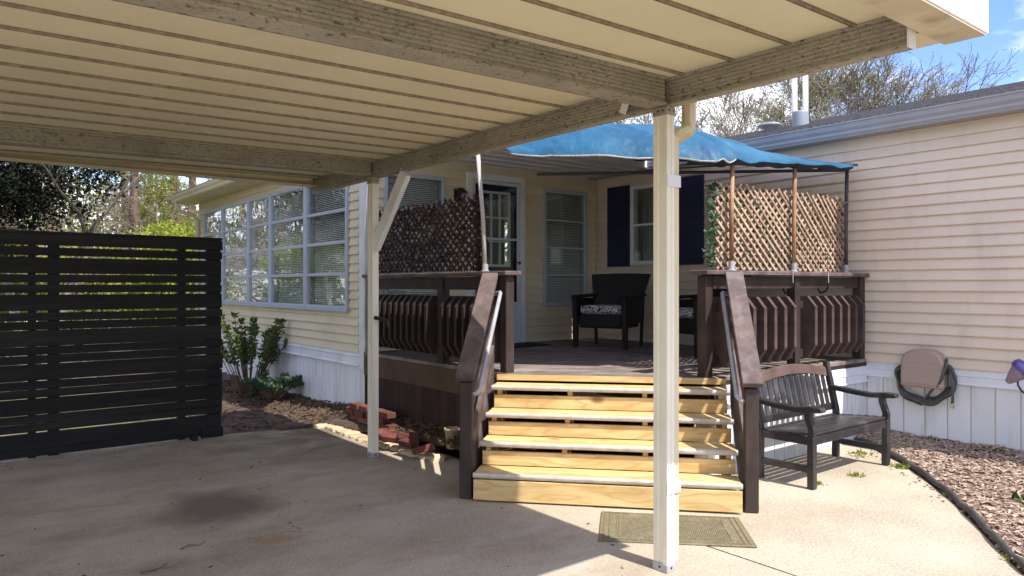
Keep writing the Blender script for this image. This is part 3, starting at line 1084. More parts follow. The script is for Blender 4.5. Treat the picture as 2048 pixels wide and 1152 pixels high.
wbox(mb, fD, a + 0.05, b - 0.05, 0.012, 0.036, 2.165, 2.195)
wbox(mb, fD, a + 0.05, b - 0.05, 0.012, 0.036, 1.32, 1.36)
mb.build('storm_door_frame', DOORP, door, bevel=0.003)
mb = MB()
wbox(mb, fD, a + 0.05, b - 0.05, 0.014, 0.032, HD + 0.034, 1.32)
wbox(mb, fD, a + 0.12, b - 0.12, 0.032, 0.038, HD + 0.12, 1.22)
mb.build('kick_panel', DOORP, door, bevel=0.005)
for z0, z1 in ((1.362, 2.163), (2.197, 2.878)):
    mb = MB()
    wbox(mb, fD, a + 0.051, b - 0.051, 0.02, 0.024, z0, z1)
    mb.build('storm_pane', GLASS, door)
MB().tube([fD(b - 0.025, 0.04, 1.86), fD(b - 0.025, 0.075, 1.88), fD(b - 0.08, 0.075, 1.88)], 0.01, 8).build('door_handle', BLACKM, door)

# wall lantern beside the door
lan = thing('wall_lantern', 'small dark lantern on the cream wall left of the porch door', 'lantern', fD(5.12, 0.1, 2.6))
MB().lathe([(0, 0.19), (0.03, 0.185), (0.085, 0.14), (0.09, 0.125), (0, 0.12)], 12, fD(5.12, 0.1, 2.6)).build('cap', BLACKM, lan)
MB().lathe([(0.055, 0.12), (0.045, 0.0), (0, -0.01)], 6, fD(5.12, 0.1, 2.6)).build('glass_body', GLASS, lan)
mb = MB()
for k in range(6):
    t = k * math.pi / 3
    mb.tube([fD(5.12 + .058 * math.cos(t), .1 + .058 * math.sin(t), 2.72), fD(5.12 + .047 * math.cos(t), .1 + .047 * math.sin(t), 2.6)], 0.005, 5)
wbox(mb, fD, 5.07, 5.17, 0.018, 0.03, 2.63, 2.78)
mb.bar(fD(5.12, 0.02, 2.74), fD(5.12, 0.1, 2.74), 0.02, 0.02)
mb.build('cage', BLACKM, lan)

# ------------------------------------------------------------------ porch roof
pr = thing('porch_roof', 'grey panelled porch ceiling in the corner between sunroom and house', 'porch roof', (5.5, 7.0, 3.1))
y = YD + 0.012
PR_Y = 6.45
while y > PR_Y + 0.02:
    y0 = y - 0.24
    MB().prism([(y0 + 0.006, 3.108), (y0 + 0.02, 3.122), (y - 0.02, 3.122), (y - 0.006, 3.108), (y, 3.108), (y, 3.14), (y0, 3.14), (y0, 3.108)], XW + 0.05, XM - 0.21, lambda t, p: (t, p[0], p[1])).build('ceiling_panel', PORCHC, pr)
    y = y0
MB().box(XW + 0.05, XM - 0.3, y - 0.045, y - 0.002, 3.106, 3.20).build('front_fascia', PORCHC, pr, bevel=0.003)
for x in (XW - 0.02, 5.6):
    pass
MB().box(XW + 0.0, XW + 0.045, y - 0.045, YD - 0.25, 3.106, 3.20).build('side_fascia', PORCHC, pr, bevel=0.003)

# ------------------------------------------------------------------ deck
deck = thing('deck', 'dark stained wooden porch deck with bent slat railings and a cut corner', 'deck', (5.5, 5.5, 0.0))
E_ = Vector((0.671, -0.741)).normalized()
N_ = Vector((-E_.y, E_.x))
A_ = Vector((3.08, 4.36))
D0 = A_ + N_ * 0.94
deck_poly = [(3.84, 7.595), (3.84, D0.y + (D0.x - 3.84) * (-E_.y / E_.x)),
             (D0.x + (D0.y - 3.66) * (E_.x / -E_.y), 3.66), (7.555, 3.66), (7.555, 7.595)]
base_d = N_.dot(D0)
k = 0
while True:
    d0 = base_d + k * 0.142
    d1 = d0 + 0.136
    p = clip_poly(deck_poly, -N_.x, -N_.y, -d0)
    if len(p) >= 3:
        p = clip_poly(p, N_.x, N_.y, d1)
    if len(p) < 3:
        break
    flat(p, HD - 0.036, HD + rng.uniform(-0.001, 0.0015)).build('deck_board', DECKW, deck, bevel=0.004)
    k += 1
    if k > 60:
        break
# rim joists and legs under the deck
MB().box(3.835, 3.873, 5.0, 7.58, 0.56, 0.782).build('rim_joist', BROWNW, deck, bevel=0.003)
MB().box(5.0, 7.55, 3.665, 3.703, 0.60, 0.782).build('rim_joist', STAIN, deck, bevel=0.003)
for x in (4.3, 4.9, 5.5, 6.1, 6.7, 7.2):
    MB().box(x, x + 0.038, 3.9 if x > 5 else 5.3, 7.58, 0.60, 0.782).build('joist', STAIN, deck)
for (x, y) in ((5.1, 5.6), (6.4, 5.4), (4.6, 6.6), (4.0, 6.0)):
    MB().box(x, x + 0.09, y, y + 0.09, -0.07, 0.60).build('support_post', STAIN, deck)
# reddish brown planks closing the side under the left railing
SKPL = mat('reddish_brown_planks', (0.050, 0.024, 0.019), 0.8, 0.35, 4, stretch=(1, 1, 0.3), rnd=0.25, bump=0.4, dirt=(0.025, 0.016, 0.013, 0.7), dscale=3)
y = 5.12
while y < 7.5:
    MB().box(3.842, 3.858, y, y + 0.146, 0.04, 0.558).build('skirt_plank', SKPL, deck, bevel=0.003)
    y += 0.151
# posts
RAIL_Z = 1.70
XL, YR = 3.90, 3.72
for (x, y, z0, z1) in ((XL, 6.02, -0.05, 1.655), (XL, 7.50, 0.0, 1.655), (XL, 5.01, 0.1, 1.655),
                       (4.985, YR + 0.03, 0.1, 1.655), (6.27, YR, 0.5, 1.655), (7.50, YR, 0.5, 1.655)):
    MB().box(x - 0.045, x + 0.045, y - 0.045, y + 0.045, z0, z1).build('railing_post', STAIN, deck, bevel=0.005)
# caps and sub rails
MB().box(XL - 0.09, XL + 0.09, 4.92, 7.585, 1.662, 1.70).build('rail_cap', STAINL, deck, bevel=0.006)
MB().box(4.86, 7.56, YR - 0.09, YR + 0.09, 1.662, 1.70).build('rail_cap', STAINL, deck, bevel=0.006)
MB().box(XL - 0.02, XL + 0.02, 5.13, 7.45, 1.535, 1.655).build('top_rail', STAIN, deck, bevel=0.003)
MB().box(5.035, 7.455, YR - 0.02, YR + 0.02, 1.545, 1.655).build('top_rail', STAIN, deck, bevel=0.003)
MB().box(XL - 0.02, XL + 0.02, 5.13, 7.45, 0.90, 0.99).build('bottom_rail', STAIN, deck, bevel=0.003)
MB().box(5.035, 7.455, YR - 0.02, YR + 0.02, 0.90, 0.98).build('bottom_rail', STAIN, deck, bevel=0.003)
MB().box(XL - 0.02, XL + 0.02, 5.13, 7.45, 1.37, 1.44).build('middle_rail', STAIN, deck, bevel=0.003)
MB().box(5.035, 7.455, YR - 0.02, YR + 0.02, 1.36, 1.43).build('middle_rail', STAIN, deck, bevel=0.003)
hexa = [(-0.055, 0.90), (-0.135, 1.02), (-0.135, 1.38), (-0.055, 1.475), (0.055, 1.475), (0.115, 1.38), (0.115, 1.02), (0.055, 0.90)]
bal = MB().prism(hexa, -0.022, 0.022, lambda t, p: (t, p[0], p[1])).mesh('baluster', BALM)
xs = [5.13 + 0.158 * i for i in range(7)] + [6.43 + 0.152 * i for i in range(7)]
for x in xs:
    o = link('baluster', bal, deck)
    o.location = (x, YR, 0)
bal2 = MB().prism(hexa, -0.019, 0.019, lambda t, p: (p[0], t, p[1])).mesh('baluster', STAIN)  # darker stain than the right balusters, imitating shade on this side
for y in [5.13 + 0.122 * i for i in range(7)] + [6.14 + 0.12 * i for i in range(11)]:
    o = link('baluster', bal2, deck)
    o.location = (XL, y, 0)
# white skirting under the right side of the deck
x = 4.75
while x < 7.52:
    MB().box(x + 0.004, x + 0.158, YR - 0.047, YR - 0.035, -0.03, 0.625).build('skirting_panel', SKIRT, deck, bevel=0.002)
    x += 0.162
MB().prism([(3.672, 0.585), (3.640, 0.585), (3.638, 0.595), (3.652, 0.603), (3.654, 0.66), (3.648, 0.67), (3.656, 0.745), (3.672, 0.75)], 5.0, 7.545, lambda t, p: (t, p[0], p[1])).build('flashing_band', FLASH, deck)
# dark end board facing the stair on each side
for c, f in (((XL + 0.02, 5.00), 0), ((4.95, YR + 0.04), 0)):
    pass

# ------------------------------------------------------------------ stairs (own frame: x along the step, y inwards)
ang = math.atan2(E_.y, E_.x)
st = thing('porch_stairs', 'new yellow pine steps with brown hand rails leading up to the deck', 'stairs', (A_.x, A_.y, 0), ang, world=False)
SW, RUN = 1.89, 0.235
TZ = [0.205, 0.385, 0.565, 0.75]
for k, z in enumerate(TZ):
    y0 = k * RUN
    for q, (a, b) in enumerate(((0.03, 0.145), (0.150, 0.262))):
        if k == 3 and q == 1:
            b = 0.228
        MB().box(0.0, SW, y0 + a, y0 + b, z - 0.036, z).build('tread_board', PINE, st, bevel=0.004)
    prof = [(y0 + 0.03, z + 0.003), (y0 + 0.012, z + 0.003), (y0 + 0.003, z - 0.004), (y0, z - 0.014), (y0 + 0.003, z - 0.026), (y0 + 0.012, z - 0.036), (y0 + 0.0295, z - 0.036)]
    MB().prism(prof, -0.003, SW + 0.003, lambda t, p: (t, p[0], p[1])).build('nosing', NOSE, st)
    if k == 0:
        MB().box(0.0, SW, 0.004, 0.028, 0.012, 0.160).build('riser', PINE, st, bevel=0.003)
    else:
        zb = TZ[k - 1]
        MB().box(0.012, SW - 0.012, y0 + 0.036, y0 + 0.060, zb + 0.001, zb + 0.108).build('riser', PINE, st, bevel=0.003)
MB().box(0.0, SW, 4 * RUN - 0.012, 4 * RUN - 0.004, HD - 0.05, HD - 0.003).build('riser', PINE, st)
for x in (0.035, 0.62, 1.22, SW - 0.075):
    pts = [(0.062, 0.0)]
    for k, z in enumerate(TZ):
        pts += [(k * RUN + 0.062, z - 0.037), ((k + 1) * RUN + 0.061, z - 0.037)]
    pts += [(4 * RUN + 0.05, 0.45), (0.45, 0.0)]
    MB().prism(pts, x, x + 0.038, lambda t, p: (t, p[0], p[1])).build('stringer', PINE, st)
mb = MB()
for x in (0.055, 0.64, 1.24, SW - 0.055):
    for k, z in enumerate(TZ):
        for yy in (0.06, 0.12, 0.175, 0.23):
            mb.add([(x + 0.004 * math.cos(a), k * RUN + yy + 0.004 * math.sin(a), z + 0.0006) for a in [i * math.pi / 3 for i in range(6)]], [tuple(range(6))])
        for zz in (0.03, 0.085):
            zb = (TZ[k - 1] if k else 0.02) + zz
            yf = (k * RUN + 0.0355) if k else 0.0035
            mb.add([(x + 0.004 * math.cos(a), yf, zb + 0.004 * math.sin(a)) for a in [i * math.pi / 3 for i in range(6)]], [tuple(range(6))])
mb.build('screw_heads', PIPE, st, kind='stuff')
# sloped boards
for sx, nm in ((-0.06, 'l'), (SW + 0.06, 'r')):
    out = -1 if sx < 0 else 1
    # sloped skirt board beside the treads
    xa, xb = (sx - 0.018, sx + 0.018)
    MB().prism([(0.16, 0.02), (0.16, 0.40), (1.02, 1.06), (1.02, 0.62), (0.45, 0.02)], xa + out * 0.0, xb, lambda t, p: (t, p[0], p[1])).build('stair_skirt_board', STAINL, st, bevel=0.004)
    MB().box(sx - 0.047 + out * 0.01, sx + 0.047 + out * 0.01, 0.055, 0.150, 0.0, 0.86).build('newel_post', STAIN, st, bevel=0.006)
    # cap rail
    p0, p1 = Vector((sx + out * 0.012, 0.03, 0.885)), Vector((sx + out * 0.012, 1.01, 1.672))
    MB().bar(p0, p1, 0.14, 0.042).build('hand_rail', STAINL, st, bevel=0.005)
    d = (p1 - p0).normalized()
    MB().bar(p0 + d * 0.09 + Vector((0, 0, -0.105)), p1 + Vector((0, 0, -0.105)), 0.036, 0.125).build('under_rail', STAINL, st, bevel=0.004)
    MB().bar(Vector((sx + out * 0.01, 0.16, 0.62)), Vector((sx + out * 0.01, 1.0, 1.27)), 0.036, 0.09).build('middle_rail', STAINL, st, bevel=0.004)
    # galvanised grab rail on the inside
    gx = sx - out * 0.085
    MB().tube([(sx - out * 0.02, 0.98, 1.50), (gx, 0.985, 1.515), (gx, 0.96, 1.51), (gx, 0.14, 0.845), (gx, 0.10, 0.80), (gx + out * 0.02, 0.085, 0.775), (sx - out * 0.03, 0.085, 0.77)], 0.0175, 10).build('grab_rail', PIPE, st, smooth=True)
    MB().box(gx - 0.02 if out < 0 else gx, gx if out < 0 else gx + 0.02, 0.5, 0.53, 1.08, 1.15).build('rail_bracket', PIPE, st)
    # paint worn off the foot
    for zb in (0.70, 0.73):
        MB().lathe([(0, 0.004), (0.008, 0.003), (0.010, 0)], 8).build('bolt', PIPE, st).location = (sx + out * 0.01, 0.055, zb) if False else (sx + out * 0.01, 0.1, 0.861)

# ------------------------------------------------------------------ carport
cp = thing('carport', 'cream aluminium carport roof on square posts with mildewed beams', 'carport', (1.0, 4.0, 0.0))
CPX0, CPX1, CPY0, CPY1 = -3.6, 3.24, 1.23, 7.46
TILT = 0.0145


def tz(x):
    return -TILT * (3.2 - x)


ZP = 2.71
NP = 20
pw = 0.3095
PY0 = 1.271
pan = MB().prism([(0.0, 0.0), (pw - 0.001, 0.0), (pw - 0.001, 0.05), (pw - 0.012, 0.05), (pw - 0.012, 0.004), (0.012, 0.004), (0.012, 0.05), (0.0, 0.05)], CPX0, CPX1, lambda t, p: (t, p[0], p[1] + tz(t))).mesh('roof_panel', PANEL)
rib = MB().prism([(-0.011, -0.008), (-0.004, -0.014), (-0.003, -0.006), (0.003, -0.006), (0.004, -0.014), (0.011, -0.008), (0.013, -0.001), (-0.013, -0.001)], CPX0, CPX1, lambda t, p: (t, p[0], p[1] + tz(t))).mesh('seam', SEAM)
for k in range(NP):
    o = link('roof_panel', pan, cp)
    o.location = (0, PY0 + k * pw, ZP)
    if k:
        s = link('seam', rib, o)
MB().box(CPX0, 3.40, CPY0 + 0.031, CPY1 - 0.031, ZP + 0.062, ZP + 0.070).build('roof_top', WTRIM, cp)


def beam_prof(w=0.07, h=0.15):
    """reeded box beam: half profile mirrored, (across, z)"""
    r = [(-w / 2 - 0.012, 0.0), (-w / 2 - 0.012, 0.012)]
    n = 6
    for i in range(n):
        z0 = 0.014 + (h - 0.028) * i / n
        z1 = 0.014 + (h - 0.028) * (i + 1) / n
        r += [(-w / 2, z0 + 0.002), (-w / 2, z1 - 0.006), (-w / 2 + 0.005, z1 - 0.005), (-w / 2 + 0.005, z1 - 0.001)]
    r += [(-w / 2 - 0.012, h - 0.012), (-w / 2 - 0.012, h)]
    return r + [(-x, z) for (x, z) in reversed(r)]


BZ = ZP - 0.152
CX, CY1, CY2 = 3.18, 2.66, 6.08
bp_ = beam_prof(0.04)
MB().prism(bp_, CPY0 + 0.13, CPY1 - 0.02, lambda t, p: (CX + p[0], t, BZ + p[1])).build('eave_beam', BEAM, cp)
MB().prism(beam_prof(0.10), CPX0, CX - 0.06, lambda t, p: (t, CY1 + p[0], BZ + p[1] - 0.001 + tz(t))).build('cross_beam', BEAM, cp)
MB().prism(beam_prof(0.07, 0.115), CPX0, 2.74, lambda t, p: (t, CY2 + p[0], BZ + 0.032 + p[1] + tz(t))).build('cross_beam', BEAM, cp)
MB().prism(beam_prof(0.078, 0.12), 2.742, CX - 0.055, lambda t, p: (t, CY2 + p[0], BZ + 0.026 + p[1] + tz(t))).build('beam_sleeve', BEAM, cp)
# end cap of the eave beam
MB().box(CX - 0.034, CX + 0.034, CPY0 + 0.122, CPY0 + 0.13, BZ - 0.002, BZ + 0.152).build('beam_end_cap', WTRIM, cp)
# fascia at both ends and gutter along the eave
for (ya, yb, mm) in ((CPY0 - 0.05, CPY0 + 0.02, WHITEP), (CPY1 - 0.03, CPY1 + 0.05, CREAM)):
    MB().box(CPX0, 3.50, ya, yb, ZP - 0.075, ZP + 0.13).build('end_fascia', mm, cp, bevel=0.004)
MB().box(CPX0, 3.515, CPY0 - 0.065, CPY0 + 0.03, ZP + 0.115, ZP + 0.155).build('drip_edge', WHITEP, cp, bevel=0.003)
MB().box(CPX0, 3.48, CPY0 - 0.045, CPY0 + 0.115, ZP - 0.083, ZP - 0.078).build('fascia_return', SOFF, cp)
MB().box(CPX0, 3.48, CPY1 - 0.13, CPY1 + 0.045, ZP - 0.083, ZP - 0.078).build('fascia_return', CREAM, cp)
MB().prism([(3.245, ZP - 0.078), (3.44, ZP - 0.082), (3.47, ZP - 0.07), (3.49, ZP - 0.02), (3.50, ZP + 0.05), (3.515, ZP + 0.06), (3.515, ZP + 0.075), (3.48, ZP + 0.075), (3.48, ZP - 0.06), (3.245, ZP - 0.07)], CPY0 + 0.03, CPY1 - 0.031, lambda t, p: (p[0], t, p[1])).build('eave_gutter', CREAM, cp)
MB().box(CPX0 - 0.1, CPX0, CPY0, CPY1, ZP - 0.1, ZP + 0.1).build('back_fascia', CREAM, cp)


def post(x, y, z1=BZ, hx=0.031, hy=0.048):
    """square aluminium post with a shallow channel on each face"""
    d = 0.004
    x -= 0.01
    q = []
    for (ax, ay, bx, by, nx, ny) in ((-hx, -hy, hx, -hy, 0, 1), (hx, -hy, hx, hy, -1, 0), (hx, hy, -hx, hy, 0, -1), (-hx, hy, -hx, -hy, 1, 0)):
        for t, dd in ((0, 0), (0.32, 0), (0.34, d), (0.66, d), (0.68, 0)):
            q.append((ax + (bx - ax) * t + nx * dd, ay + (by - ay) * t + ny * dd))
    return MB().prism(q, 0.0, z1, lambda t, p: (x + p[0], y + p[1], t)).build('post', POSTM, cp)


p2 = post(CX, CY1)
p1 = post(CX, CY2)
for y in (CY1, CY2):
    post(-3.2, y)
for (x, y, pp) in ((CX, CY1, p2), (CX, CY2, p1)):
    mb = MB()
    mb.box(x - 0.046, x + 0.026, y - 0.052, y + 0.052, BZ - 0.05, BZ - 0.002)
    mb.build('post_bracket', BEAM, pp, bevel=0.003)
    mb = MB()
    for dx in (-0.025, 0.01):
        mb.add([(x + dx + 0.007 * math.cos(a), y - 0.0535, BZ - 0.025 + 0.007 * math.sin(a)) for a in [i * math.pi / 3 for i in range(6)]], [tuple(range(6))])
        mb.add([(x - 0.0475, y + dx + 0.007 * math.cos(a), BZ - 0.025 + 0.007 * math.sin(a)) for a in [i * math.pi / 3 for i in range(6)]], [tuple(range(6))])
    mb.build('screw_heads', BLACKM, pp)
for (x, y, pp) in ((CX - 0.01, CY1, p2), (CX - 0.01, CY2, p1)):
    MB().box(x - 0.036, x + 0.036, y - 0.053, y + 0.053, 0.0, 0.045).build('base_shoe', PIPE, pp, bevel=0.003)
    mb = MB()
    for dy_ in (-0.03, 0.03):
        mb.lathe([(0, 0.006), (0.007, 0.005), (0.008, 0.0)], 6, (x - 0.0, y + dy_ * 1.0, 0.0))
    for z_ in (0.024,):
        mb.add([(x + 0.008 * math.cos(a), y - 0.0536, z_ + 0.008 * math.sin(a)) for a in [i * math.pi / 3 for i in range(6)]], [tuple(range(6))])
        mb.add([(x - 0.0366, y + 0.008 * math.cos(a), z_ + 0.008 * math.sin(a)) for a in [i * math.pi / 3 for i in range(6)]], [tuple(range(6))])
    mb.build('anchor_bolts', BLACKM, pp, kind='stuff')
# diagonal braces
MB().bar((CX, 5.50, BZ - 0.01), (CX, 6.05, 1.93), 0.05, 0.125).build('knee_brace', WTRIM, cp, bevel=0.004)
MB().bar((CX - 0.055, 2.93, BZ + 0.01), (CX - 0.055, 2.87, BZ + 0.13), 0.006, 0.05, (0, 1, 0)).build('strap_bracket', WTRIM, cp)
# downspout with elbows on the near post
dw, dd = 0.055, 0.04
dx, dy = CX + 0.0455, CY1 - 0.008
ds = []
mb = MB()
path = [(3.44, 2.70, ZP - 0.08), (3.44, 2.70, 2.53), (3.425, 2.70, 2.47), (3.31, 2.68, 2.43), (dx + 0.005, dy + 0.005, 2.385)]
mb.tube(path, [0.042, 0.042, 0.042, 0.040, 0.036], 8)
mb.prism([(0.0225, -0.035), (0.0225, 0.035), (-0.0225, 0.035), (-0.0225, -0.035), (-0.012, -0.035), (-0.009, -0.031), (0.009, -0.031), (0.012, -0.035)], 0.045, 2.40, lambda t, p: (dx + p[0], dy + p[1], t))
dsp = mb.build('downspout', CREAM, cp, bevel=0.004)
mb = MB()
for i in range(9):
    t = i / 8
    a = Vector((3.425, 2.70, 2.47)).lerp(Vector((dx + 0.005, dy + 0.005, 2.385)), t)
    mb.tube([a + Vector((0.003, 0.002, 0.001)), a - Vector((0.003, 0.002, 0.001))], 0.0445, 10)
mb.build('elbow_ribs', CREAM, dsp)
for z in (2.148, 0.463):
    MB().box(CX - 0.043, dx + 0.024, CY1 - 0.054, CY1 - 0.049, z - 0.032, z + 0.032).build('strap', WTRIM, dsp)
# dark cleat screwed to the far post
MB().tube([(CX - 0.02, CY2 - 0.05, 1.28), (CX + 0.02, CY2 - 0.10, 1.27), (CX + 0.06, CY2 - 0.13, 1.25), (CX + 0.08, CY2 - 0.14, 1.20)], 0.018, 8).build('hook', BLACKM, cp)

# ------------------------------------------------------------------ blue tarp canopy over the deck
tc_ = thing('tarp_canopy', 'blue tarpaulin canopy stretched over thin pipes above the deck', 'canopy', (5.3, 3.76, 1.70))
F_PTS = [(3.95, 5.02, 2.74), (4.36, 4.42, 2.70), (5.02, 3.66, 2.63), (5.364, 3.66, 2.66), (6.345, 3.66, 2.735), (7.36, 3.66, 2.80)]
B_PTS = [(4.0, 6.52, 3.21), (4.5, 6.52, 3.22), (5.4, 6.52, 3.22), (6.0, 6.52, 3.22), (6.6, 6.52, 3.215), (7.22, 6.52, 3.21)]


def poly_at(P, t):
    q = t * (len(P) - 1)
    i = min(int(q), len(P) - 2)
    f = q - i
    return Vector(P[i]).lerp(Vector(P[i + 1]), f)


def tarp_pt(u, v):
    a, b = poly_at(F_PTS, u), poly_at(B_PTS, u)
    p = a.lerp(b, v)
    wgt = math.sin(math.pi * min(1, max(0, u)) ** 0.8) * (1 - 0.55 * max(0, (u - 0.62) / 0.38))
    p.z += 0.235 * wgt * (math.sin(math.pi * v ** 0.65)) ** 0.9
    p.z += 0.022 * math.sin(u * 46 + 3 * math.sin(v * 7)) * (1 - v) * (0.4 + v * 2) * 0.8
    p.z += 0.030 * fbm(u * 9, v * 3, 1.0, 2.2) * min(1, v * 6 + 0.25)
    p.z += 0.035 * (1 - abs(fbm(u * 13 + v * 4, v * 2.2 - u * 2, 1.0, 5.1))) ** 3 * min(1, v * 5 + 0.1) * (1 - 0.5 * v)
    p.z -= 0.02 * abs(math.sin(u * math.pi * 9)) * (1 - v) ** 4
    p.x = min(p.x, 7.36)
    return p


mb = MB()
NU, NV = 120, 44
for j in range(NV + 1):
    for i in range(NU + 1):
        mb.v.append(tuple(tarp_pt(i / NU, j / NV)))
for j in range(NV):
    for i in range(NU):
        a = j * (NU + 1) + i
        mb.f.append((a, a + 1, a + NU + 2, a + NU + 1))
# hem hanging below the front edge
base = len(mb.v)
for i in range(NU + 1):
    p = tarp_pt(i / NU, 0)
    mb.v.append((p.x - 0.004, p.y - 0.008, p.z - 0.02 - 0.012 * abs(fbm(i * 0.21, 0.3))))
for i in range(NU):
    mb.f.append((base + i, base + i + 1, i + 1, i))
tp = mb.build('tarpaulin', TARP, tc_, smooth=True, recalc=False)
for q in tp.data.polygons:
    pass
MB().tube([tarp_pt(i / 40, 0) + Vector((0, 0.0, -0.022)) for i in range(23)], 0.009, 6).build('front_edge_cord', ROPE, tc_, smooth=True)
# the slack flap folded under the front edge
mb = MB()
for i in range(61):
    u = 0.36 + 0.63 * i / 60
    p = tarp_pt(u, 0)
    q = p + Vector((0.02, 0.13, -0.02 - 0.03 * abs(fbm(u * 14, 0.7)) - 0.02 * math.sin(u * 40) ** 2))
    mb.v += [tuple(p + Vector((0.0, 0.012, -0.012))), tuple((p + q) / 2 + Vector((0, 0, -0.03))), tuple(q)]
for i in range(60):
    for k in range(2):
        mb.f.append((i * 3 + k, i * 3 + k + 1, i * 3 + 4 + k, i * 3 + 3 + k))
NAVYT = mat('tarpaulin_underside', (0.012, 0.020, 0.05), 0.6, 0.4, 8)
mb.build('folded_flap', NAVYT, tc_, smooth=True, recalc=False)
for (x, z, mm, r) in ((5.364, 2.645, RUST, 0.019), (6.345, 2.725, RUST, 0.019), (7.32, 2.79, BLACKPIPE, 0.018)):
    pl = MB().tube([(x, 3.76, 1.70), (x, 3.76, 2.2), (x, 3.75, z)], r, 10).build('pole', mm, tc_, smooth=True)
    MB().lathe([(0.036, 0), (0.036, 0.012), (0.026, 0.016), (0.026, 0.085), (0.0, 0.085)], 12, (x, 3.76, 1.70)).build('pole_socket', PIPE, pl)
    MB().tube([(x - 0.024, 3.76, 2.42), (x, 3.735, 2.425), (x + 0.024, 3.76, 2.42)], 0.004, 5).build('tie', PIPE, pl)
pl = MB().tube([(3.95, 5.40, 1.70), (3.953, 5.44, 2.2), (3.94, 5.50, 2.80)], 0.02, 10).build('pole', ROPE, tc_, smooth=True)
MB().lathe([(0.038, 0), (0.038, 0.012), (0.028, 0.016), (0.028, 0.07), (0.0, 0.07)], 12, (3.95, 5.40, 1.70)).build('pole_socket', PIPE, pl)
MB().tube([(7.34, 3.80, 2.76), (6.2, 5.05, 2.78), (5.2, 6.15, 2.80)], 0.017, 8).build('diagonal_pipe', BLACKPIPE, tc_)
MB().tube([(5.02, 3.70, 2.61), (5.364, 3.72, 2.64), (6.345, 3.72, 2.715), (7.36, 3.72, 2.78)], 0.015, 8).build('front_pipe', BLACKPIPE, tc_)
MB().tube([(7.34, 3.72, 2.78), (7.30, 5.0, 2.98), (7.26, 6.4, 3.08)], 0.015, 8).build('side_pipe', BLACKPIPE, tc_)

# ------------------------------------------------------------------ lattice screens
def lattice(name, label, fr, s0, s1, z0, z1, m, leaf_m, nleaf, group, step=0.098, ang_=41, wv=0.0):
    t = thing(name, label, 'lattice', fr((s0 + s1) / 2, 0, z0), group=group)
    ca, sa = math.cos(rad(ang_)), math.sin(rad(ang_))
    r = random.Random(len(label))
    for sgn, oo in ((1, 0.0), (-1, 0.011)):
        # strips at +-angle clipped to the panel
        span = (s1 - s0) + (z1 - z0) * ca / sa
        nst = int(span / step)
        for k in range(nst + 1):
            q = -(z1 - z0) * ca / sa + k * step
            a, b = s0 + q, s0 + q + (z1 - z0) * ca / sa
            za, zb = z0, z1
            if a < s0:
                za = z0 + (s0 - a) * sa / ca
                a = s0
            if b > s1:
                zb = z1 - (b - s1) * sa / ca
                b = s1
            if zb - za < 0.03:
                continue
            zb2 = zb + (r.uniform(-0.012, 0.03) if zb >= z1 - 1e-6 else 0)
            if sgn < 0:
                a, b = s0 + s1 - a, s0 + s1 - b
            def wob(s): return 0.02 * math.sin(s * 3.1) * wv
            mb = MB()
            mb.bar(fr(a, oo + wob(a), za), fr(b, oo + wob(b), zb2), 0.007, 0.020, Vector(fr(0, 0, 1)) - Vector(fr(0, 0, 0)))
            mb.build('lattice_strip', m, t)
    mb = MB()
    for k in range(nleaf):
        s, z = r.uniform(s0 - 0.03, s1), r.uniform(z0 + 0.01, z1 - 0.02)
        if r.random() < 0.16:
            s = s0 - 0.01 + r.uniform(-0.05, 0.03)
        p = fr(s, r.uniform(-0.04, -0.012) + (0.035 if r.random() < 0.06 else 0), z)
        mb.quadleaf(p, (r.uniform(-1, 1), r.uniform(-1, 1), r.uniform(-0.8, 0.8)), r.uniform(.022, .045), r.uniform(.03, .055), r)
    mb.build('ivy_leaves', leaf_m[0], t, recalc=False, kind='stuff')
    mb = MB()
    for k in range(nleaf // 2):
        s, z = r.uniform(s0 + 0.03, s1), r.uniform(z0 + 0.01, z1 + 0.02)
        p = fr(s, r.uniform(-0.04, -0.012) + (0.035 if r.random() < 0.10 else 0), z)
        mb.quadleaf(p, (r.uniform(-1, 1), r.uniform(-1, 1), r.uniform(-0.8, 0.8)), r.uniform(.022, .045), r.uniform(.03, .055), r)
    mb.build('faded_leaves', leaf_m[1], t, recalc=False, kind='stuff')
    return t


def fR(s, o, z): return (s, 3.82 - o, z)
def fL(s, o, z): return (3.95 - o, s, z)


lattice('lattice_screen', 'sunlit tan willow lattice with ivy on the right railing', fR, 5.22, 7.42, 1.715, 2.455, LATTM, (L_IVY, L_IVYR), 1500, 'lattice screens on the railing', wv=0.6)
lattice('lattice_screen', 'dark reddish lattice with dry leaves on the left railing', fL, 5.50, 7.50, 1.715, 2.40, LATTD, (L_IVYD, L_IVYP), 1000, 'lattice screens on the railing', wv=0.6)

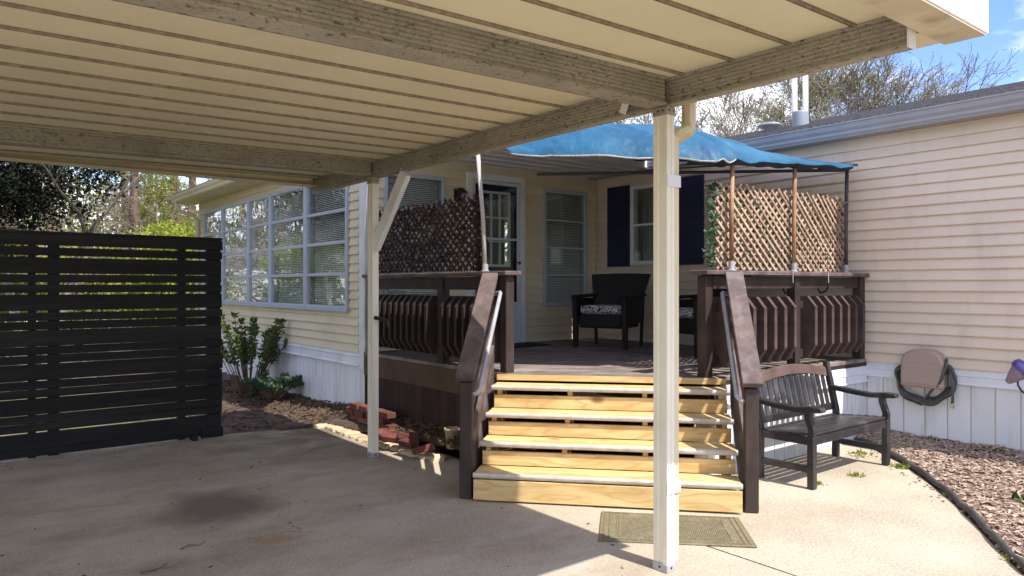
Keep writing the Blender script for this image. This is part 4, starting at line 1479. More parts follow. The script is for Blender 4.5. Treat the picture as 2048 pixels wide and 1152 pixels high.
# ------------------------------------------------------------------ fence
fe = thing('slat_fence', 'black fence of wide and narrow horizontal boards beside the driveway', 'fence', (0.5, 7.95, 0.0))
fx0, fx1 = -2.6, 2.375
z = 2.045
seq = [0.098, 0.076, 0.148, 0.074, 0.073, 0.146, 0.074, 0.074]
i = 0
frng = random.Random(8)
first = True
while z > 0.06:
    h = seq[i] if i < len(seq) else (0.146, 0.074, 0.074)[(i - 8) % 3]
    gap = 0.017 if i < 6 else 0.006
    zb = max(z - h, 0.012)
    tl = frng.uniform(-0.006, 0.006)
    xe = fx1 + frng.uniform(-0.012, 0.008)
    mb = MB()
    xm = 0.87
    for (a, b) in ((fx0, xe),):
        ta = tl * (a - fx0) / 5
        tb = tl * (b - fx0) / 5
        bb = MB()
        bb.add([(a, 7.93, zb + ta), (b, 7.93, zb + tb), (b, 7.95, zb + tb), (a, 7.95, zb + ta), (a, 7.93, z + ta), (b, 7.93, z + tb), (b, 7.95, z + tb), (a, 7.95, z + ta)],
               [(0, 3, 2, 1), (4, 5, 6, 7), (0, 1, 5, 4), (1, 2, 6, 5), (2, 3, 7, 6), (3, 0, 4, 7)])
        bb.build('slat', FENCE, fe, bevel=0.003)
    z = zb - gap
    i += 1
for (x, w) in ((-2.5, 0.09), (-0.9, 0.09), (0.70, 0.06), (0.87, 0.09), (1.985, 0.07), (2.30, 0.13)):
    MB().box(x - w / 2, x + w / 2, 7.951, 8.03, 0.0, 2.03).build('fence_post', FENCE, fe, bevel=0.003)
MB().box(fx0, 2.38, 7.928, 8.06, 2.046, 2.075).build('fence_cap', FENCE, fe, bevel=0.004)
MB().box(2.16, 2.375, 7.89, 7.928, 0.0, 0.10).build('fence_foot', FENCE, fe)
MB().box(2.05, 2.10, 7.80, 7.93, 0.0, 0.05).build('fence_foot', FENCE, fe)

# ------------------------------------------------------------------ garden bench (own frame: x along the seat, y backwards)
bn = thing('garden_bench', 'black slatted wooden garden bench standing against the white skirting', 'bench', (5.33, 2.98, 0.0), 0.0, world=False)
BW_, BD = 1.22, 0.50
for k in range(6):
    y = 0.02 + k * 0.074
    MB().box(-0.02, BW_ + 0.02, y, y + 0.054, 0.405 - 0.006 * k, 0.425 - 0.006 * k).build('seat_slat', BENCHW, bn, bevel=0.004)
for x in (0.0, BW_):
    s = -1 if x == 0 else 1
    MB().prism([(x - .028, 0.0), (x + .028, 0.0), (x + .028, 0.055), (x - .028, 0.055)], 0.0, 0.40, lambda t, p: (p[0], p[1], t)).build('leg', BENCHW, bn, bevel=0.004)
    # curved arm support above the front leg
    cur = [(0.0, 0.40), (-0.004, 0.45), (0.012, 0.50), (0.03, 0.55), (0.03, 0.595)]
    poly = [(p[0], p[1]) for p in cur] + [(p[0] + 0.055, p[1]) for p in reversed(cur)]
    MB().prism(poly, x - 0.022, x + 0.022, lambda t, p: (t, p[0], p[1])).build('arm_support', BENCHW, bn, bevel=0.004)
    # rear leg running up into a leaning back stile
    poly = [(0.455, 0.0), (0.51, 0.0), (0.505, 0.42), (0.60, 0.86), (0.555, 0.87), (0.455, 0.42)]
    MB().prism(poly, x - 0.026, x + 0.026, lambda t, p: (t, p[0], p[1])).build('back_stile', BENCHW, bn, bevel=0.004)
    arm = [(-0.06, 0.597), (-0.075, 0.615), (-0.06, 0.635), (0.02, 0.640), (0.15, 0.622), (0.32, 0.632), (0.53, 0.655), (0.53, 0.615), (0.32, 0.590), (0.15, 0.580), (0.04, 0.588)]
    MB().prism(arm, x - 0.036, x + 0.036, lambda t, p: (t, p[0], p[1])).build('arm', BENCHW, bn, bevel=0.006)
    MB().box(x - 0.018, x + 0.018, 0.056, 0.455, 0.12, 0.17).build('side_stretcher', BENCHW, bn, bevel=0.003)
    MB().box(x - 0.018, x + 0.018, 0.056, 0.455, 0.335, 0.395).build('side_rail', BENCHW, bn, bevel=0.003)
MB().box(0.029, BW_ - 0.029, 0.012, 0.045, 0.335, 0.40).build('front_rail', BENCHW, bn, bevel=0.003)
MB().box(0.027, BW_ - 0.027, 0.46, 0.495, 0.335, 0.40).build('back_rail', BENCHW, bn, bevel=0.003)
MB().bar((0.027, 0.508, 0.46), (BW_ - 0.027, 0.508, 0.46), 0.03, 0.06).build('lower_back_rail', BENCHW, bn, bevel=0.003)
top = []
for k in range(13):
    t = k / 12
    top.append((0.02 + (BW_ - 0.04) * t, 0.815 + 0.06 * math.sin(math.pi * t)))
poly = top + [(x, z - 0.085) for (x, z) in reversed(top)]
poly = [(x, z + (0.085 - 0.06 if False else 0)) for x, z in poly]
MB().prism(poly, 0, 1, lambda t, p: (p[0], 0.508 + (p[1] - 0.46) * 0.215 + (t - 0.5) * 0.034, p[1])).build('top_rail', BENCHT, bn, bevel=0.004)
for k in range(13):
    x = 0.085 + k * (BW_ - 0.17) / 12
    ztop = 0.815 + 0.06 * math.sin(math.pi * (x / BW_)) - 0.07
    MB().bar((x, 0.508, 0.47), (x, 0.508 + (ztop - 0.46) * 0.215, ztop), 0.05, 0.014, (0, 1, 0)).build('back_slat', BENCHW, bn, bevel=0.003)

# ------------------------------------------------------------------ hose reel and hose on the wall
hr = thing('hose_reel', 'taupe plastic hose hanger box fixed to the white skirting', 'hose reel', fM(3.07, 0.02, 0.6))
box = [(2.875, 0.615), (2.885, 0.595), (3.255, 0.595), (3.265, 0.615), (3.262, 0.84), (3.235, 0.915), (3.165, 0.955), (3.07, 0.965), (2.975, 0.955), (2.905, 0.915), (2.878, 0.84)]
MB().prism(box, 0.022, 0.17, lambda t, p: fM(p[0], t, p[1])).build('housing', TAUPE, hr, bevel=0.018)
pan_ = [(2.895, 0.63), (3.245, 0.63), (3.25, 0.80), (3.225, 0.822), (3.07, 0.83), (2.915, 0.822), (2.89, 0.80)]
MB().prism(pan_, 0.170, 0.178, lambda t, p: fM(p[0], t, p[1])).build('front_panel', TAUPE, hr, bevel=0.004)
ho = thing('garden_hose', 'dark coiled garden hose looped around the taupe hanger box', 'hose', fM(3.07, 0.1, 0.5))
mb = MB()
pts = []
for i in range(210):
    a = -0.5 * math.pi + i / 42 * 2 * math.pi
    k = i / 42
    r = 0.245 + 0.014 * math.sin(i * 0.9) + 0.010 * (k % 2)
    zc = 0.735 - 0.016 * k
    zz = zc + r * math.sin(a) * (0.95 if math.sin(a) < 0 else 0.5)
    pts.append(fM(3.07 - r * math.cos(a) * 1.03, 0.05 + 0.022 * (k % 3.3) + (0.0 if math.sin(a) < 0.2 else -0.015), zz))
e = pts[-1]
pts += [fM(2.84, 0.13, 0.80), fM(2.815, 0.13, 0.70), fM(2.81, 0.12, 0.60), fM(2.81, 0.12, 0.52), fM(2.815, 0.12, 0.47)]
mb.tube(pts, 0.0125, 8)
mb.build('hose_coil', HOSE, ho, smooth=True)
MB().tube([fM(2.93, 0.16, 0.62), fM(2.88, 0.185, 0.70), fM(2.855, 0.16, 0.82), fM(2.87, 0.1, 0.88)], 0.0125, 8).build('hose_tail', HOSE, ho, smooth=True)
MB().lathe([(0.0, 0.0), (0.017, 0.0), (0.017, 0.03), (0.013, 0.045)], 10, fM(2.815, 0.12, 0.43)).build('coupling', BRASS, ho)

# purple garden ornament at the right edge
orn = thing('garden_ornament', 'purple and lilac grey bird head shaped ornament on a black hook by the wall', 'ornament', (7.2, 2.2, 0.2))
mb = MB()
prof = [(0.0, 0.0), (0.022, 0.008), (0.045, 0.06), (0.07, 0.12), (0.082, 0.165), (0.07, 0.2), (0.0, 0.21)]
mb.lathe(prof, 20)
head = mb.build('shade', PURPLEG, orn, smooth=True)
R_ = Matrix.Translation((7.17, 2.285, 0.745)) @ Vector((0.2, -0.62, 0.72)).to_track_quat('Z', 'Y').to_matrix().to_4x4()
head.data.transform(R_)
rim = MB().lathe([(0.070, 0.135), (0.090, 0.15), (0.092, 0.185), (0.078, 0.215), (0.0, 0.235)], 20).build('hood', PURPLE, orn, smooth=True)
rim.data.transform(R_)
MB().tube([(7.20, 2.215, 0.79), (7.20, 2.21, 0.73), (7.205, 2.19, 0.69), (7.21, 2.16, 0.66), (7.21, 2.10, 0.60), (7.21, 2.09, 0.3), (7.21, 2.09, 0.02)], 0.008, 6).build('hook', BLACKM, orn)

# ------------------------------------------------------------------ wicker chairs on the porch
def wicker_chair(label, loc, rz):
    c = thing('wicker_chair', label, 'chair', loc, rz, 'wicker chairs on the porch', world=False)
    W2 = 0.325
    MB().box(-W2 + 0.04, W2 - 0.04, -0.29, 0.26, 0.24, 0.41).build('seat_base', WICKER, c, bevel=0.02)
    for s in (-1, 1):
        MB().prism([(-0.34, 0.60), (-0.26, 0.60), (-0.25, 0.30), (-0.265, 0.0), (-0.315, 0.0), (-0.325, 0.30)], s * W2 - 0.03, s * W2 + 0.03, lambda t, p: (t, p[0], p[1])).build('front_leg', WICKER, c, bevel=0.008)
        MB().bar((s * (W2 - 0.02), 0.26, 0.0), (s * (W2 - 0.0), 0.28, 0.62), 0.035, 0.035, (0, 1, 0)).build('rear_leg', WICKER, c, bevel=0.005)
        MB().prism([(-0.34, 0.60), (0.30, 0.62), (0.30, 0.655), (-0.35, 0.64)], s * W2 - 0.045, s * W2 + 0.045, lambda t, p: (t, p[0], p[1])).build('arm', WICKER, c, bevel=0.012)
        MB().box(s * W2 - 0.015, s * W2 + 0.015, -0.26, 0.26, 0.30, 0.60).build('arm_panel', WICKER, c)
    # flared, reclining back
    mb = MB()
    rows = [(0.24, 0.36, 0.28), (0.27, 0.60, 0.33), (0.325, 0.77, 0.37), (0.375, 0.90, 0.40)]
    for off in (0.0, 0.045):
        for (y, z, w) in rows:
            for k in range(7):
                t = -1 + k / 3
                mb.v.append((w * t, y + off - 0.05 * t * t, z + (0.0 if z < 0.9 else 0.012 * (1 - t * t))))
    n7 = 28
    for r_ in range(3):
        for k in range(6):
            a = r_ * 7 + k
            mb.f.append((a, a + 1, a + 8, a + 7))
            mb.f.append((n7 + a, n7 + a + 7, n7 + a + 8, n7 + a + 1))
        for k in (0, 6):
            a = r_ * 7 + k
            mb.f.append((a, a + 7, n7 + a + 7, n7 + a))
    for k in range(6):
        mb.f.append((k, n7 + k, n7 + k + 1, k + 1))
        mb.f.append((21 + k, 22 + k, n7 + 22 + k, n7 + 21 + k))
    mb.build('back', WICKER, c)
    cu = MB().box(-W2 + 0.05, W2 - 0.05, -0.30, 0.24, 0.412, 0.515).build('cushion', ZEBRA, c, bevel=0.03)
    return c


wicker_chair('black wicker armchair with a zebra patterned cushion in the porch corner', (6.56, 6.36, HD), rad(-70))
wicker_chair('black wicker armchair with patterned cushion half hidden behind the right railing', (6.55, 4.98, HD), rad(-105))

# ------------------------------------------------------------------ mats
mt = thing('ground_mat', 'olive ribbed door mat lying on the concrete before the steps', 'mat', (3.72, 3.05, 0.0))
q = [(3.63, 3.60), (4.26, 2.93), (3.87, 2.53), (3.20, 3.20)]
flat(q, 0.0015, 0.010).build('base', OLIVE, mt, bevel=0.003)
cx = sum(p[0] for p in q) / 4
cy = sum(p[1] for p in q) / 4
for k, f in enumerate((0.93, 0.86, 0.72)):
    ins = [(cx + (p[0] - cx) * f, cy + (p[1] - cy) * f, 0.0115) for p in q]
    for i in range(4):
        if k == 2 and i in (0, 2):
            continue
        MB().bar(ins[i], ins[(i + 1) % 4], 0.010, 0.005).build('raised_border', OLIVE, mt)
u = Vector((q[1][0] - q[0][0], q[1][1] - q[0][1], 0)).normalized()
v = Vector((q[3][0] - q[0][0], q[3][1] - q[0][1], 0)).normalized()
mb = MB()
for i in range(60):
    a = Vector((q[0][0], q[0][1], 0.0105)) + u * (0.11 + 0.0118 * i) + v * 0.07
    mb.bar(a, a + v * 0.43, 0.005, 0.004)
mb.build('ribs', OLIVE, mt, recalc=False, kind='stuff')
o = flat([(5.30, 6.86), (6.12, 6.95), (6.12, 7.42), (5.30, 7.40)], HD + 0.003, HD + 0.014).build('door_mat', BLACKMAT, bevel=0.003)
tag(o, 'black rubber door mat in front of the porch door', 'mat')

# ------------------------------------------------------------------ bucket under the deck
bk = thing('bucket', 'small pale beige bucket standing beside the dark planks under the deck', 'bucket', (3.74, 5.62, 0.08))
MB().lathe([(0, 0.0), (0.055, 0.0), (0.075, 0.17), (0.08, 0.17), (0.08, 0.185), (0.072, 0.185), (0.053, 0.01), (0, 0.01)], 20, (3.74, 5.62, 0.08)).build('body', BUCKET, bk, smooth=True)
MB().tube([(3.74 + 0.08 * math.cos(t), 5.62, 0.25 - 0.06 * math.sin(t)) for t in [i * math.pi / 10 for i in range(11)]], 0.004, 5).build('handle', PIPE, bk)

# ------------------------------------------------------------------ red bricks and edging stones by the far post
brng = random.Random(12)
BR_L = ['bottom', 'middle', 'top']
for k in range(12):
    col_, row = k % 4, k // 4
    o = MB().box(-0.05, 0.05, -0.1, 0.1, 0, 0.06).build('red_brick', REDB, bevel=0.006)
    o.location = (3.60 + brng.uniform(-.012, .012), 6.58 + col_ * 0.225 + (0.1 if row % 2 else 0) + brng.uniform(-.01, .01), 0.12 + 0.061 * row)
    o.rotation_euler = (0, 0, brng.uniform(-.08, .08))
    tag(o, '%s red brick, %s course, low stack behind the far carport post' % (('rightmost', 'second from right', 'third from right', 'leftmost')[col_], BR_L[row]), 'brick', 'red bricks stacked at the far post')
for k in range(6):
    o = MB().box(-0.05, 0.05, -0.1, 0.1, 0, 0.06).build('red_brick', REDB, bevel=0.006)
    o.location = (3.42 + brng.uniform(-.1, .14), 5.7 + 0.16 * k, 0.06 + brng.uniform(0, .06))
    o.rotation_euler = (brng.uniform(-.3, .3), brng.uniform(-.3, .3), brng.uniform(0, 3))
    tag(o, '%s of six loose red bricks on the soil by the deck' % ('rightmost', 'second from the right', 'third from the right', 'third from the left', 'second from the left', 'leftmost')[k], 'brick', 'loose red bricks on the soil')
ORD = 'first second third fourth fifth sixth seventh eighth ninth tenth eleventh twelfth thirteenth fourteenth fifteenth'.split()
for k in range(15):
    t = k / 14
    x, y = 3.40 + 0.16 * t + brng.uniform(-.02, .02), 7.70 - 2.1 * t
    mb = MB()
    n_ = 9
    ra, rb, hh = brng.uniform(.08, .115), brng.uniform(.09, .13), brng.uniform(.025, .05)
    ring = [(ra * math.cos(i * 6.283 / n_) * brng.uniform(.8, 1.1), rb * math.sin(i * 6.283 / n_) * brng.uniform(.8, 1.1)) for i in range(n_)]
    mb.v += [(p[0], p[1], 0) for p in ring] + [(p[0] * 0.96, p[1] * 0.96, hh * 0.7) for p in ring] + [(p[0] * 0.7, p[1] * 0.7, hh) for p in ring]
    for i in range(n_):
        j = (i + 1) % n_
        mb.f += [(i, j, n_ + j, n_ + i), (n_ + i, n_ + j, 2 * n_ + j, 2 * n_ + i)]
    mb.f.append(tuple(range(2 * n_, 3 * n_)))
    o = mb.build('edging_stone', STONE, smooth=False)
    o.location = (x, y, -0.004)
    o.rotation_euler = (0, 0, brng.uniform(0, 3))
    tag(o, '%s pale flat edging stone from the left in the row beside the driveway' % ORD[k], 'stone', 'edging stones along the driveway')

# ------------------------------------------------------------------ twigs on the driveway
for lab, pts in (('long crooked twig lying near the bottom edge of the driveway', [(0.88, 4.39), (0.95, 4.37), (0.985, 4.40), (1.04, 4.36), (1.09, 4.41), (1.14, 4.395)]),
                 ('short forked dead twig on the driveway behind the long twig', [(1.15, 4.63), (1.20, 4.66), (1.26, 4.64)])):
    mb = MB().tube([(x, y, 0.008 + 0.004 * (i % 2)) for i, (x, y) in enumerate(pts)], [0.006 - 0.0007 * i for i in range(len(pts))], 5)
    mb.tube([(pts[2][0], pts[2][1], 0.008), (pts[2][0] + 0.04, pts[2][1] + 0.03, 0.012)], 0.003, 4)
    o = mb.build('twig', BARK)
    tag(o, lab, 'twig')

# ------------------------------------------------------------------ weeds and small plants
def weed(label, x, y, z, n_, size, lm, seed, up=1.0):
    r = random.Random(seed)
    mb = MB()
    for k in range(n_):
        a = r.uniform(0, 6.283)
        d = (math.cos(a), math.sin(a), up * r.uniform(0.3, 1.2))
        mb.quadleaf((x + r.gauss(0, size * 0.35), y + r.gauss(0, size * 0.35), z), d, r.uniform(.12, .24) * size, r.uniform(.22, .45) * size, r, 0.5)
    o = mb.build('weed', lm, recalc=False)
    return tag(o, label, 'weed', 'weeds on the patio')


weed('bright green weed tuft at the bench leg nearest the mulch', 6.58, 2.86, 0.0, 60, 0.12, L_WEED, 1)
weed('low weed under the middle of the bench', 6.0, 3.0, 0.0, 50, 0.08, L_WEED, 2)
weed('small weed beside the near front leg of the bench', 5.5, 3.05, 0.0, 40, 0.07, L_WEED, 3)
weed('weeds behind the bench at the edge of the mulch', 6.7, 3.3, 0.02, 40, 0.11, L_WEED, 4)
weed('tiny weed against the black edging strip', 5.95, 2.27, 0.01, 30, 0.06, L_WEED, 5)
weed('yellow weed against the black edging at the right corner', 4.83, 1.52, 0.01, 30, 0.06, L_WEED, 6)
weed('small green plant in the mulch below the hose', 7.42, 3.0, 0.09, 50, 0.12, L_SHRUB, 7)
weed('green plant at the foot of the skirting left of the purple ornament', 7.42, 2.5, 0.09, 34, 0.13, L_SHRUB, 8)
weed('dark green leafy plant in the mulch at the right edge', 6.1, 1.72, 0.05, 70, 0.2, L_SHRUB, 9)


def stem_shrub(name, label, x, y, z, h, nst, lm, seed, spread=0.25):
    r = random.Random(seed)
    t = thing(name, label, 'shrub', (x, y, z))
    mb, ml = MB(), MB()
    for k in range(nst):
        a = r.uniform(0, 6.283)
        rr = spread * math.sqrt(r.random())
        hh = h * r.uniform(0.6, 1.05)
        p0 = Vector((x + 0.3 * rr * math.cos(a), y + 0.3 * rr * math.sin(a), z))
        p3 = Vector((x + rr * 1.6 * math.cos(a), y + rr * 1.6 * math.sin(a), z + hh))
        mid = p0.lerp(p3, 0.5) + Vector((r.gauss(0, .02), r.gauss(0, .02), 0.03))
        mb.tube([p0, mid, p3], [0.008, 0.006, 0.004], 5)
        for q in range(7):
            base = mid.lerp(p3, min(1, 0.15 + q / 6.5))
            for w in range(7 + (6 if q == 6 else 0)):
                b = r.uniform(0, 6.283)
                ml.quadleaf(base + Vector((0, 0, r.uniform(-.02, .02))), (math.cos(b), math.sin(b), r.uniform(0.0, 0.9)), r.uniform(.022, .036), r.uniform(.045, .08), r, 0.25)
        for w in range(5):
            b = r.uniform(0, 6.283)
            ml.quadleaf(p0.lerp(mid, r.random()), (math.cos(b), math.sin(b), 0.3), .02, .04, r)
    mb.build('stems', BARKP, t)
    ml.build('leaves', lm, t, recalc=False)
    return t


stem_shrub('azalea_shrub', 'tall leggy green shrub against the sunroom beside the black fence', 3.44, 10.3, 0.06, 1.05, 46, L_SHRUB, 3, 0.36)
stem_shrub('low_shrub', 'low olive green shrub at the foot of the white sunroom skirting', 3.52, 9.55, 0.08, 0.28, 34, L_IVY, 5, 0.24)

# ------------------------------------------------------------------ trees
def grow(mb, tips, p, d, ln, r, depth, rg, droop=0.0, kids=3, twist=0.5, minr=0.006, sides=5):
    n_ = 4 if depth > 1 else 3
    pts, rs = [p.copy()], [r]
    q, dd = p.copy(), d.copy()
    for i in range(n_):
        dd = (dd + Vector((rg.gauss(0, 1), rg.gauss(0, 1), rg.gauss(0, 1) - droop)) * 0.16 * twist).normalized()
        q = q + dd * ln / n_
        pts.append(q.copy())
        rs.append(max(minr, r * (1 - 0.55 * (i + 1) / n_)))
    mb.tube(pts, rs, max(3, sides), cap=False)
    if depth == 0:
        tips.append((pts[-1], dd.copy()))
        tips.append((pts[-2], dd.copy()))
        return
    for k in range(kids):
        t = rg.uniform(0.35, 1.0) if k else 1.0
        i = min(n_ - 1, int(t * n_))
        b = pts[i].lerp(pts[i + 1], t * n_ - i) if i < n_ else pts[-1]
        side = Vector((rg.gauss(0, 1), rg.gauss(0, 1), rg.gauss(0, 0.6)))
        side = (side - dd * side.dot(dd)).normalized()
        ang2 = rg.uniform(0.35, 0.95) if k else rg.uniform(0.1, 0.35)
        nd = (dd * math.cos(ang2) + side * math.sin(ang2) + Vector((0, 0, 0.12 - droop * 0.25))).normalized()
        grow(mb, tips, b, nd, ln * rg.uniform(0.58, 0.8), max(minr, rs[min(i + 1, n_)] * rg.uniform(0.6, 0.85)), depth - 1, rg, droop, kids, twist, minr, 3 if depth < 4 else 4)


def bare_tree(label, x, y, h, seed, depth=6, r0=0.16, bm=BARK, lm=L_BUD, leaf=0.05, nl=2, kids=3, lean=(0, 0), fork=0.22, z=-0.05, droop=0.0, minr=0.008, group='bare spring trees'):
    rg = random.Random(seed)
    t = thing('bare_tree', label, 'tree', (x, y, z), group=group)
    mb, tips = MB(), []
    base = Vector((x, y, z))
    grow(mb, tips, base, Vector((lean[0], lean[1], 1)).normalized(), h * fork * 1.4, r0, depth, rg, droop, kids, 0.6, minr, 7)
    mb.build('trunk', bm, t, recalc=False, smooth=True)
    ml = MB()
    for (p, d) in tips:
        for k in range(nl):
            ml.quadleaf(p + Vector((rg.gauss(0, .06), rg.gauss(0, .06), rg.gauss(0, .06))), (rg.gauss(0, 1), rg.gauss(0, 1), rg.gauss(0, 1)), leaf * rg.uniform(.5, .9), leaf * rg.uniform(.8, 1.4), rg)
    if ml.v:
        ml.build('crown', lm, t, recalc=False)
    return t


def pine_tree(label, x, y, h, seed, r0=0.17, lm=L_PINE, low=0.25, wid=2.0, z=-0.05):
    rg = random.Random(seed)
    t = thing('pine_tree', label, 'tree', (x, y, z), group='pines beyond the fence')
    mb = MB()
    lx, ly = rg.uniform(-.5, .5), rg.uniform(-.3, .3)
    tr = [Vector((x + lx * k / 6, y + ly * k / 6, z + h * k / 6)) for k in range(7)]
    mb.tube(tr, [r0 * (1 - 0.13 * k) for k in range(7)], 8, cap=False)
    ml = MB()
    nb = 26
    for k in range(nb):
        f = low + (1 - low) * k / nb
        p = tr[min(5, int(f * 6))].lerp(tr[min(6, int(f * 6) + 1)], f * 6 % 1)
        a = rg.uniform(0, 6.283)
        L = wid * (1.15 - f) * rg.uniform(0.6, 1.3)
        e = p + Vector((math.cos(a) * L, math.sin(a) * L, rg.uniform(-0.1, 0.35) * L))
        mb.tube([p, p.lerp(e, .5) + Vector((0, 0, .05)), e], [0.03, 0.02, 0.01], 4, cap=False)
        for c in range(int(7 + 5 * L)):
            cc = p.lerp(e, rg.uniform(0.35, 1.05)) + Vector((rg.gauss(0, .16), rg.gauss(0, .16), rg.gauss(0, .12)))
            for w in range(14):
                ml.quadleaf(cc + Vector((rg.gauss(0, .09), rg.gauss(0, .09), rg.gauss(0, .08))), (rg.gauss(0, 1), rg.gauss(0, 1), rg.gauss(0, .8)), rg.uniform(.02, .05), rg.uniform(.10, .2), rg, 0.1)
    mb.build('trunk', BARKP, t, recalc=False, smooth=True)
    ml.build('crown', lm, t, recalc=False)
    return t


def leafy_mass(t, lm, centre, radii, n_clump, per, rg, size, name='crown'):
    ml = MB()
    for k in range(n_clump):
        while True:
            q = Vector((rg.uniform(-1, 1), rg.uniform(-1, 1), rg.uniform(-1, 1)))
            if 0.25 < q.length < 1 + 0.18 * rg.random():
                break
        c = Vector(centre) + Vector((q.x * radii[0], q.y * radii[1], q.z * radii[2]))
        s = rg.uniform(.10, .24)
        for w in range(per):
            ml.quadleaf(c + Vector((rg.gauss(0, s), rg.gauss(0, s), rg.gauss(0, s * .7))), (rg.gauss(0, 1), rg.gauss(0, 1), rg.gauss(0, .8)), size * rg.uniform(.4, .8), size * rg.uniform(.8, 1.5), rg)
    return ml.build(name, lm, t, recalc=False)


# trees over the house roof
bare_tree('bare spring tree with pale buds right of the vent pipes above the house roof', 22.0, 11.0, 12.5, 21, 6, 0.22, leaf=0.045, nl=2, kids=4, minr=0.008)
bare_tree('bare twisted tree above the blue canopy behind the roof', 19.0, 13.5, 10.0, 33, 6, 0.20, BARKL, leaf=0.04, nl=1, kids=4, minr=0.009)
bare_tree('bare budding tree low above the roof at the far right', 27.0, 13.0, 10.0, 45, 6, 0.20, leaf=0.045, nl=1, kids=4, minr=0.009)
bare_tree('bare grey tree behind the carport post above the canopy', 17.5, 17.0, 10.0, 52, 6, 0.2, BARK, leaf=0.04, nl=1, kids=4, minr=0.009)
# beyond the fence on the left
bare_tree('pale bare tree with low sweeping branches just beyond the fence', 4.6, 20.5, 6.5, 61, 5, 0.16, BARK, leaf=0.04, nl=0, kids=4, lean=(-.5, -.25), fork=0.3, droop=0.5)
bare_tree('pale bare tree among the pines behind the bright shrub', 6.6, 24.0, 7.5, 64, 5, 0.18, BARK, leaf=0.05, nl=1, kids=4, lean=(-.35, 0), droop=0.4)
k = 0
PL = ['thick trunked pine left of the dark cedar beyond the fence', 'yellow green pine just right of the dark cedar', 'slim pine behind the fence centre',
      'pine with tall bare trunk in the gap above the fence', 'yellow green pine close to the sunroom eave', 'pine far back behind the sunroom corner',
      'pine far back over the middle of the fence', 'pine far left over the fence', 'stout pine standing behind the bright shrubs']
for (x, y, h, lw, wd) in ((2.0, 27, 12, .2, 2.4), (5.0, 26, 11, .12, 2.0), (6.2, 33, 13, .25, 2.4), (7.4, 29, 13, .3, 2.0), (9.4, 33, 12, .1, 2.6), (11.0, 38, 12, .12, 2.6), (8.6, 41, 14, .2, 2.6), (4.2, 39, 13, .15, 2.6), (6.9, 27.5, 9, .1, 1.8)):
    pine_tree(PL[k], x, y, h, 100 + k, 0.2, L_PINE, lw, wd)
    k += 1
# dark cedar
cd = thing('cedar_tree', 'dark evergreen cedar with drooping foliage above the left end of the fence', 'tree', (1.1, 13.4, -0.05))
rg = random.Random(77)
mb, tips = MB(), []
for (dx, dy) in ((0.25, 0.1), (-0.1, 0.0)):
    grow(mb, tips, Vector((1.2 + dx * .4, 13.4, -0.05)), Vector((dx * .5, dy, 1)).normalized(), 2.6, 0.09, 2, rg, 0.1, 3, 0.8, 0.012, 6)
mb.build('trunk', BARK, cd, recalc=False, smooth=True)
leafy_mass(cd, L_CEDAR, (0.75, 13.4, 4.35), (1.7, 1.6, 1.75), 520, 70, rg, 0.06)
leafy_mass(cd, L_CEDAR, (0.40, 13.2, 2.8), (0.95, 1.0, 0.75), 95, 70, rg, 0.06, 'lower_crown')
# yellow green shrubs behind the fence
for (lab, x, y, z, rx, rz_, sd) in (('bright yellow green shrub behind the fence next to the sunroom', 4.0, 17.0, 1.55, 0.95, 1.35, 5), ('bright shrub farther behind the fence end', 4.9, 19.0, 1.5, 0.8, 1.5, 6),
                                    ('yellow green shrub below the dark cedar at the left', 0.6, 17.0, 1.5, 1.0, 1.15, 7), ('small bright shrub behind the middle of the fence', 2.6, 19.5, 1.4, 0.8, 1.1, 8)):
    t = thing('garden_shrub', lab, 'shrub', (x, y, 0), group='shrubs beyond the fence')
    rg = random.Random(sd)
    mb = MB()
    for q in range(9):
        a = rg.uniform(0, 6.283)
        mb.tube([(x, y, -0.05), (x + .3 * math.cos(a), y + .3 * math.sin(a), .8), (x + .7 * rx * math.cos(a), y + .7 * rx * math.sin(a), z + .5 * rz_)], [.03, .02, .008], 5)
    mb.build('stems', BARK, t)
    leafy_mass(t, L_BRIGHT, (x, y, z), (rx, rx, rz_), 190, 45, rg, 0.085)
# trees across the drive, mirrored in the sunroom windows
k = 0
ML = ['tall bare tree across the drive opposite the sunroom windows', 'bare tree farther along the drive opposite the sunroom', 'slender bare tree beyond the road opposite the sunroom', 'bare tree at the far side of the drive by the road']
for (x, y, h, sd) in ((-3.5, 21, 9, 5), (-8.5, 27, 11, 6), (-7, 38, 11, 7), (-14, 34, 12, 9)):
    bare_tree(ML[k], x, y, h, sd, 5, 0.32, BARKL, leaf=0.08, nl=1, kids=5, minr=0.022, group='trees across the drive')
    k += 1
# pale neighbouring home seen through the fence gaps
nb_ = thing('neighbour_house', 'pale single storey home far behind the slatted fence', 'house', (-2, 36, 0))
MB().box(-9, 3.6, 34, 39, 0.3, 2.75).build('wall', HOUSEW, nb_)
MB().box(-9, 3.6, 34.02, 39, -0.05, 0.3).build('skirting', SKIRT, nb_)
MB().prism([(33.7, 2.75), (36.5, 3.4), (39.3, 2.75)], -9.2, 3.8, lambda t, p: (t, p[0], p[1])).build('roof', SHINGLE, nb_)
for x in (-7, -4, -1, 1.8):
    wd = MB().box(x, x + 0.9, 33.96, 33.99, 1.2, 2.3).build('window', WTRIM, nb_)
    MB().box(x + 0.08, x + 0.82, 33.94, 33.955, 1.28, 2.22).build('pane', GLASS, wd)
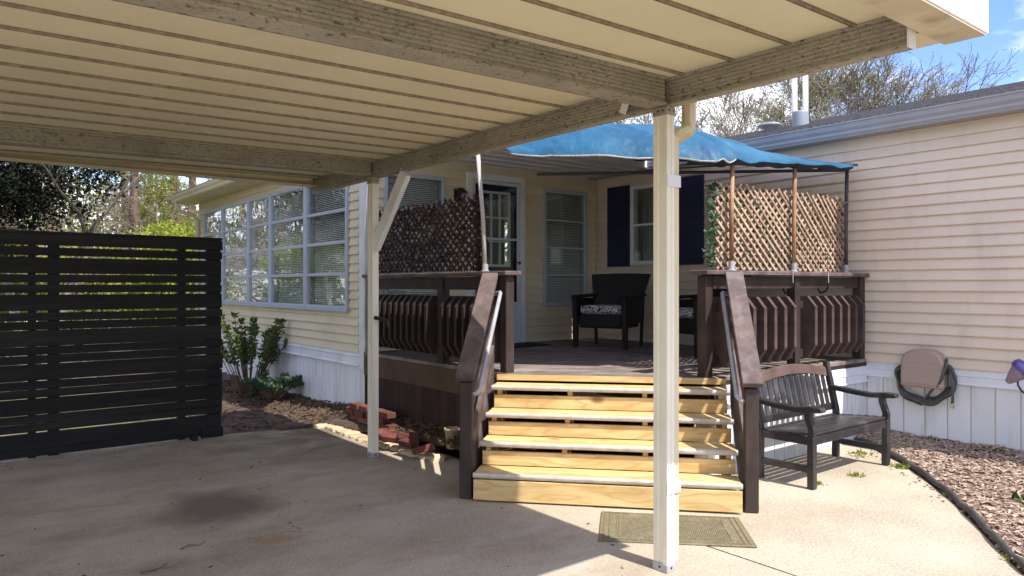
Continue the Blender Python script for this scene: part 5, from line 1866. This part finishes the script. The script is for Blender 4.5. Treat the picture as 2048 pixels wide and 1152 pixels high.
# distant woods as one mass
rg = random.Random(91)
ml, mt_ = MB(), MB()
for k in range(300):
    a = rg.uniform(rad(-20), rad(150))
    R = rg.uniform(52, 85)
    x, y, h = R * math.cos(a), R * math.sin(a), rg.uniform(5, 11)
    mt_.tube([(x, y, -0.05), (x + rg.uniform(-.4, .4), y, h)], [0.2, 0.06], 4, cap=False)
    for q in range(42):
        c = Vector((x + rg.gauss(0, 1.4), y + rg.gauss(0, 1.4), h * (0.35 + 0.62 * rg.random())))
        for w in range(3):
            ml.quadleaf(c + Vector((rg.gauss(0, .4), rg.gauss(0, .4), rg.gauss(0, .4))), (rg.gauss(0, 1), rg.gauss(0, 1), rg.gauss(0, 1)), rg.uniform(.2, .5), rg.uniform(.4, .8), rg)
o = ml.build('far_wood', L_FAR, recalc=False, kind='stuff')
o['label'] = 'distant spring woods behind the houses'
o2 = mt_.build('far_wood_trunks', BARK, recalc=False, kind='stuff')
o2['label'] = 'trunks of the distant woods'

# ------------------------------------------------------------------ planter hooks on the right rail cap
for lab, x in (('thin metal planter hook over the right rail cap left of its middle post', 6.10), ('thin metal planter hook over the right rail cap right of its middle post', 6.72)):
    hk = thing('planter_hook', lab, 'hook', (x, YR - 0.09, 1.70), group='planter hooks on the rail cap')
    MB().tube([(x, YR + 0.06, 1.705), (x, YR - 0.094, 1.705), (x, YR - 0.096, 1.60)], 0.005, 6).build('wire', PIPE, hk)
    MB().tube([(x, YR - 0.095, 1.60), (x, YR - 0.09, 1.56), (x + 0.02, YR - 0.06, 1.52), (x + 0.08, YR + 0.03, 1.50), (x + 0.12, YR + 0.08, 1.55)], 0.009, 6).build('curved_arm', BLACKM, hk)

# ------------------------------------------------------------------ bits of bark and leaf blown over the concrete
dr = random.Random(55)
mb = MB()
for k in range(170):
    x, y = dr.uniform(-0.5, 3.5), dr.uniform(1.5, 7.8)
    if dr.random() < 0.35:
        y = 2.2 + dr.random() * 1.2
        x = edge_at(y) - abs(dr.gauss(0, 0.12)) - 0.03
    elif dr.random() < 0.3:
        y = 7.85 - abs(dr.gauss(0, 0.15))
    a = dr.uniform(0, 6.283)
    mb.quadleaf((x, y, 0.003), (math.cos(a), math.sin(a), dr.uniform(0.05, 0.3)), dr.uniform(.006, .016), dr.uniform(.012, .04), dr)
o = mb.build('blown_debris', LITTER, recalc=False, kind='stuff')
o['label'] = 'crumbs of bark and dead leaf scattered over the concrete'
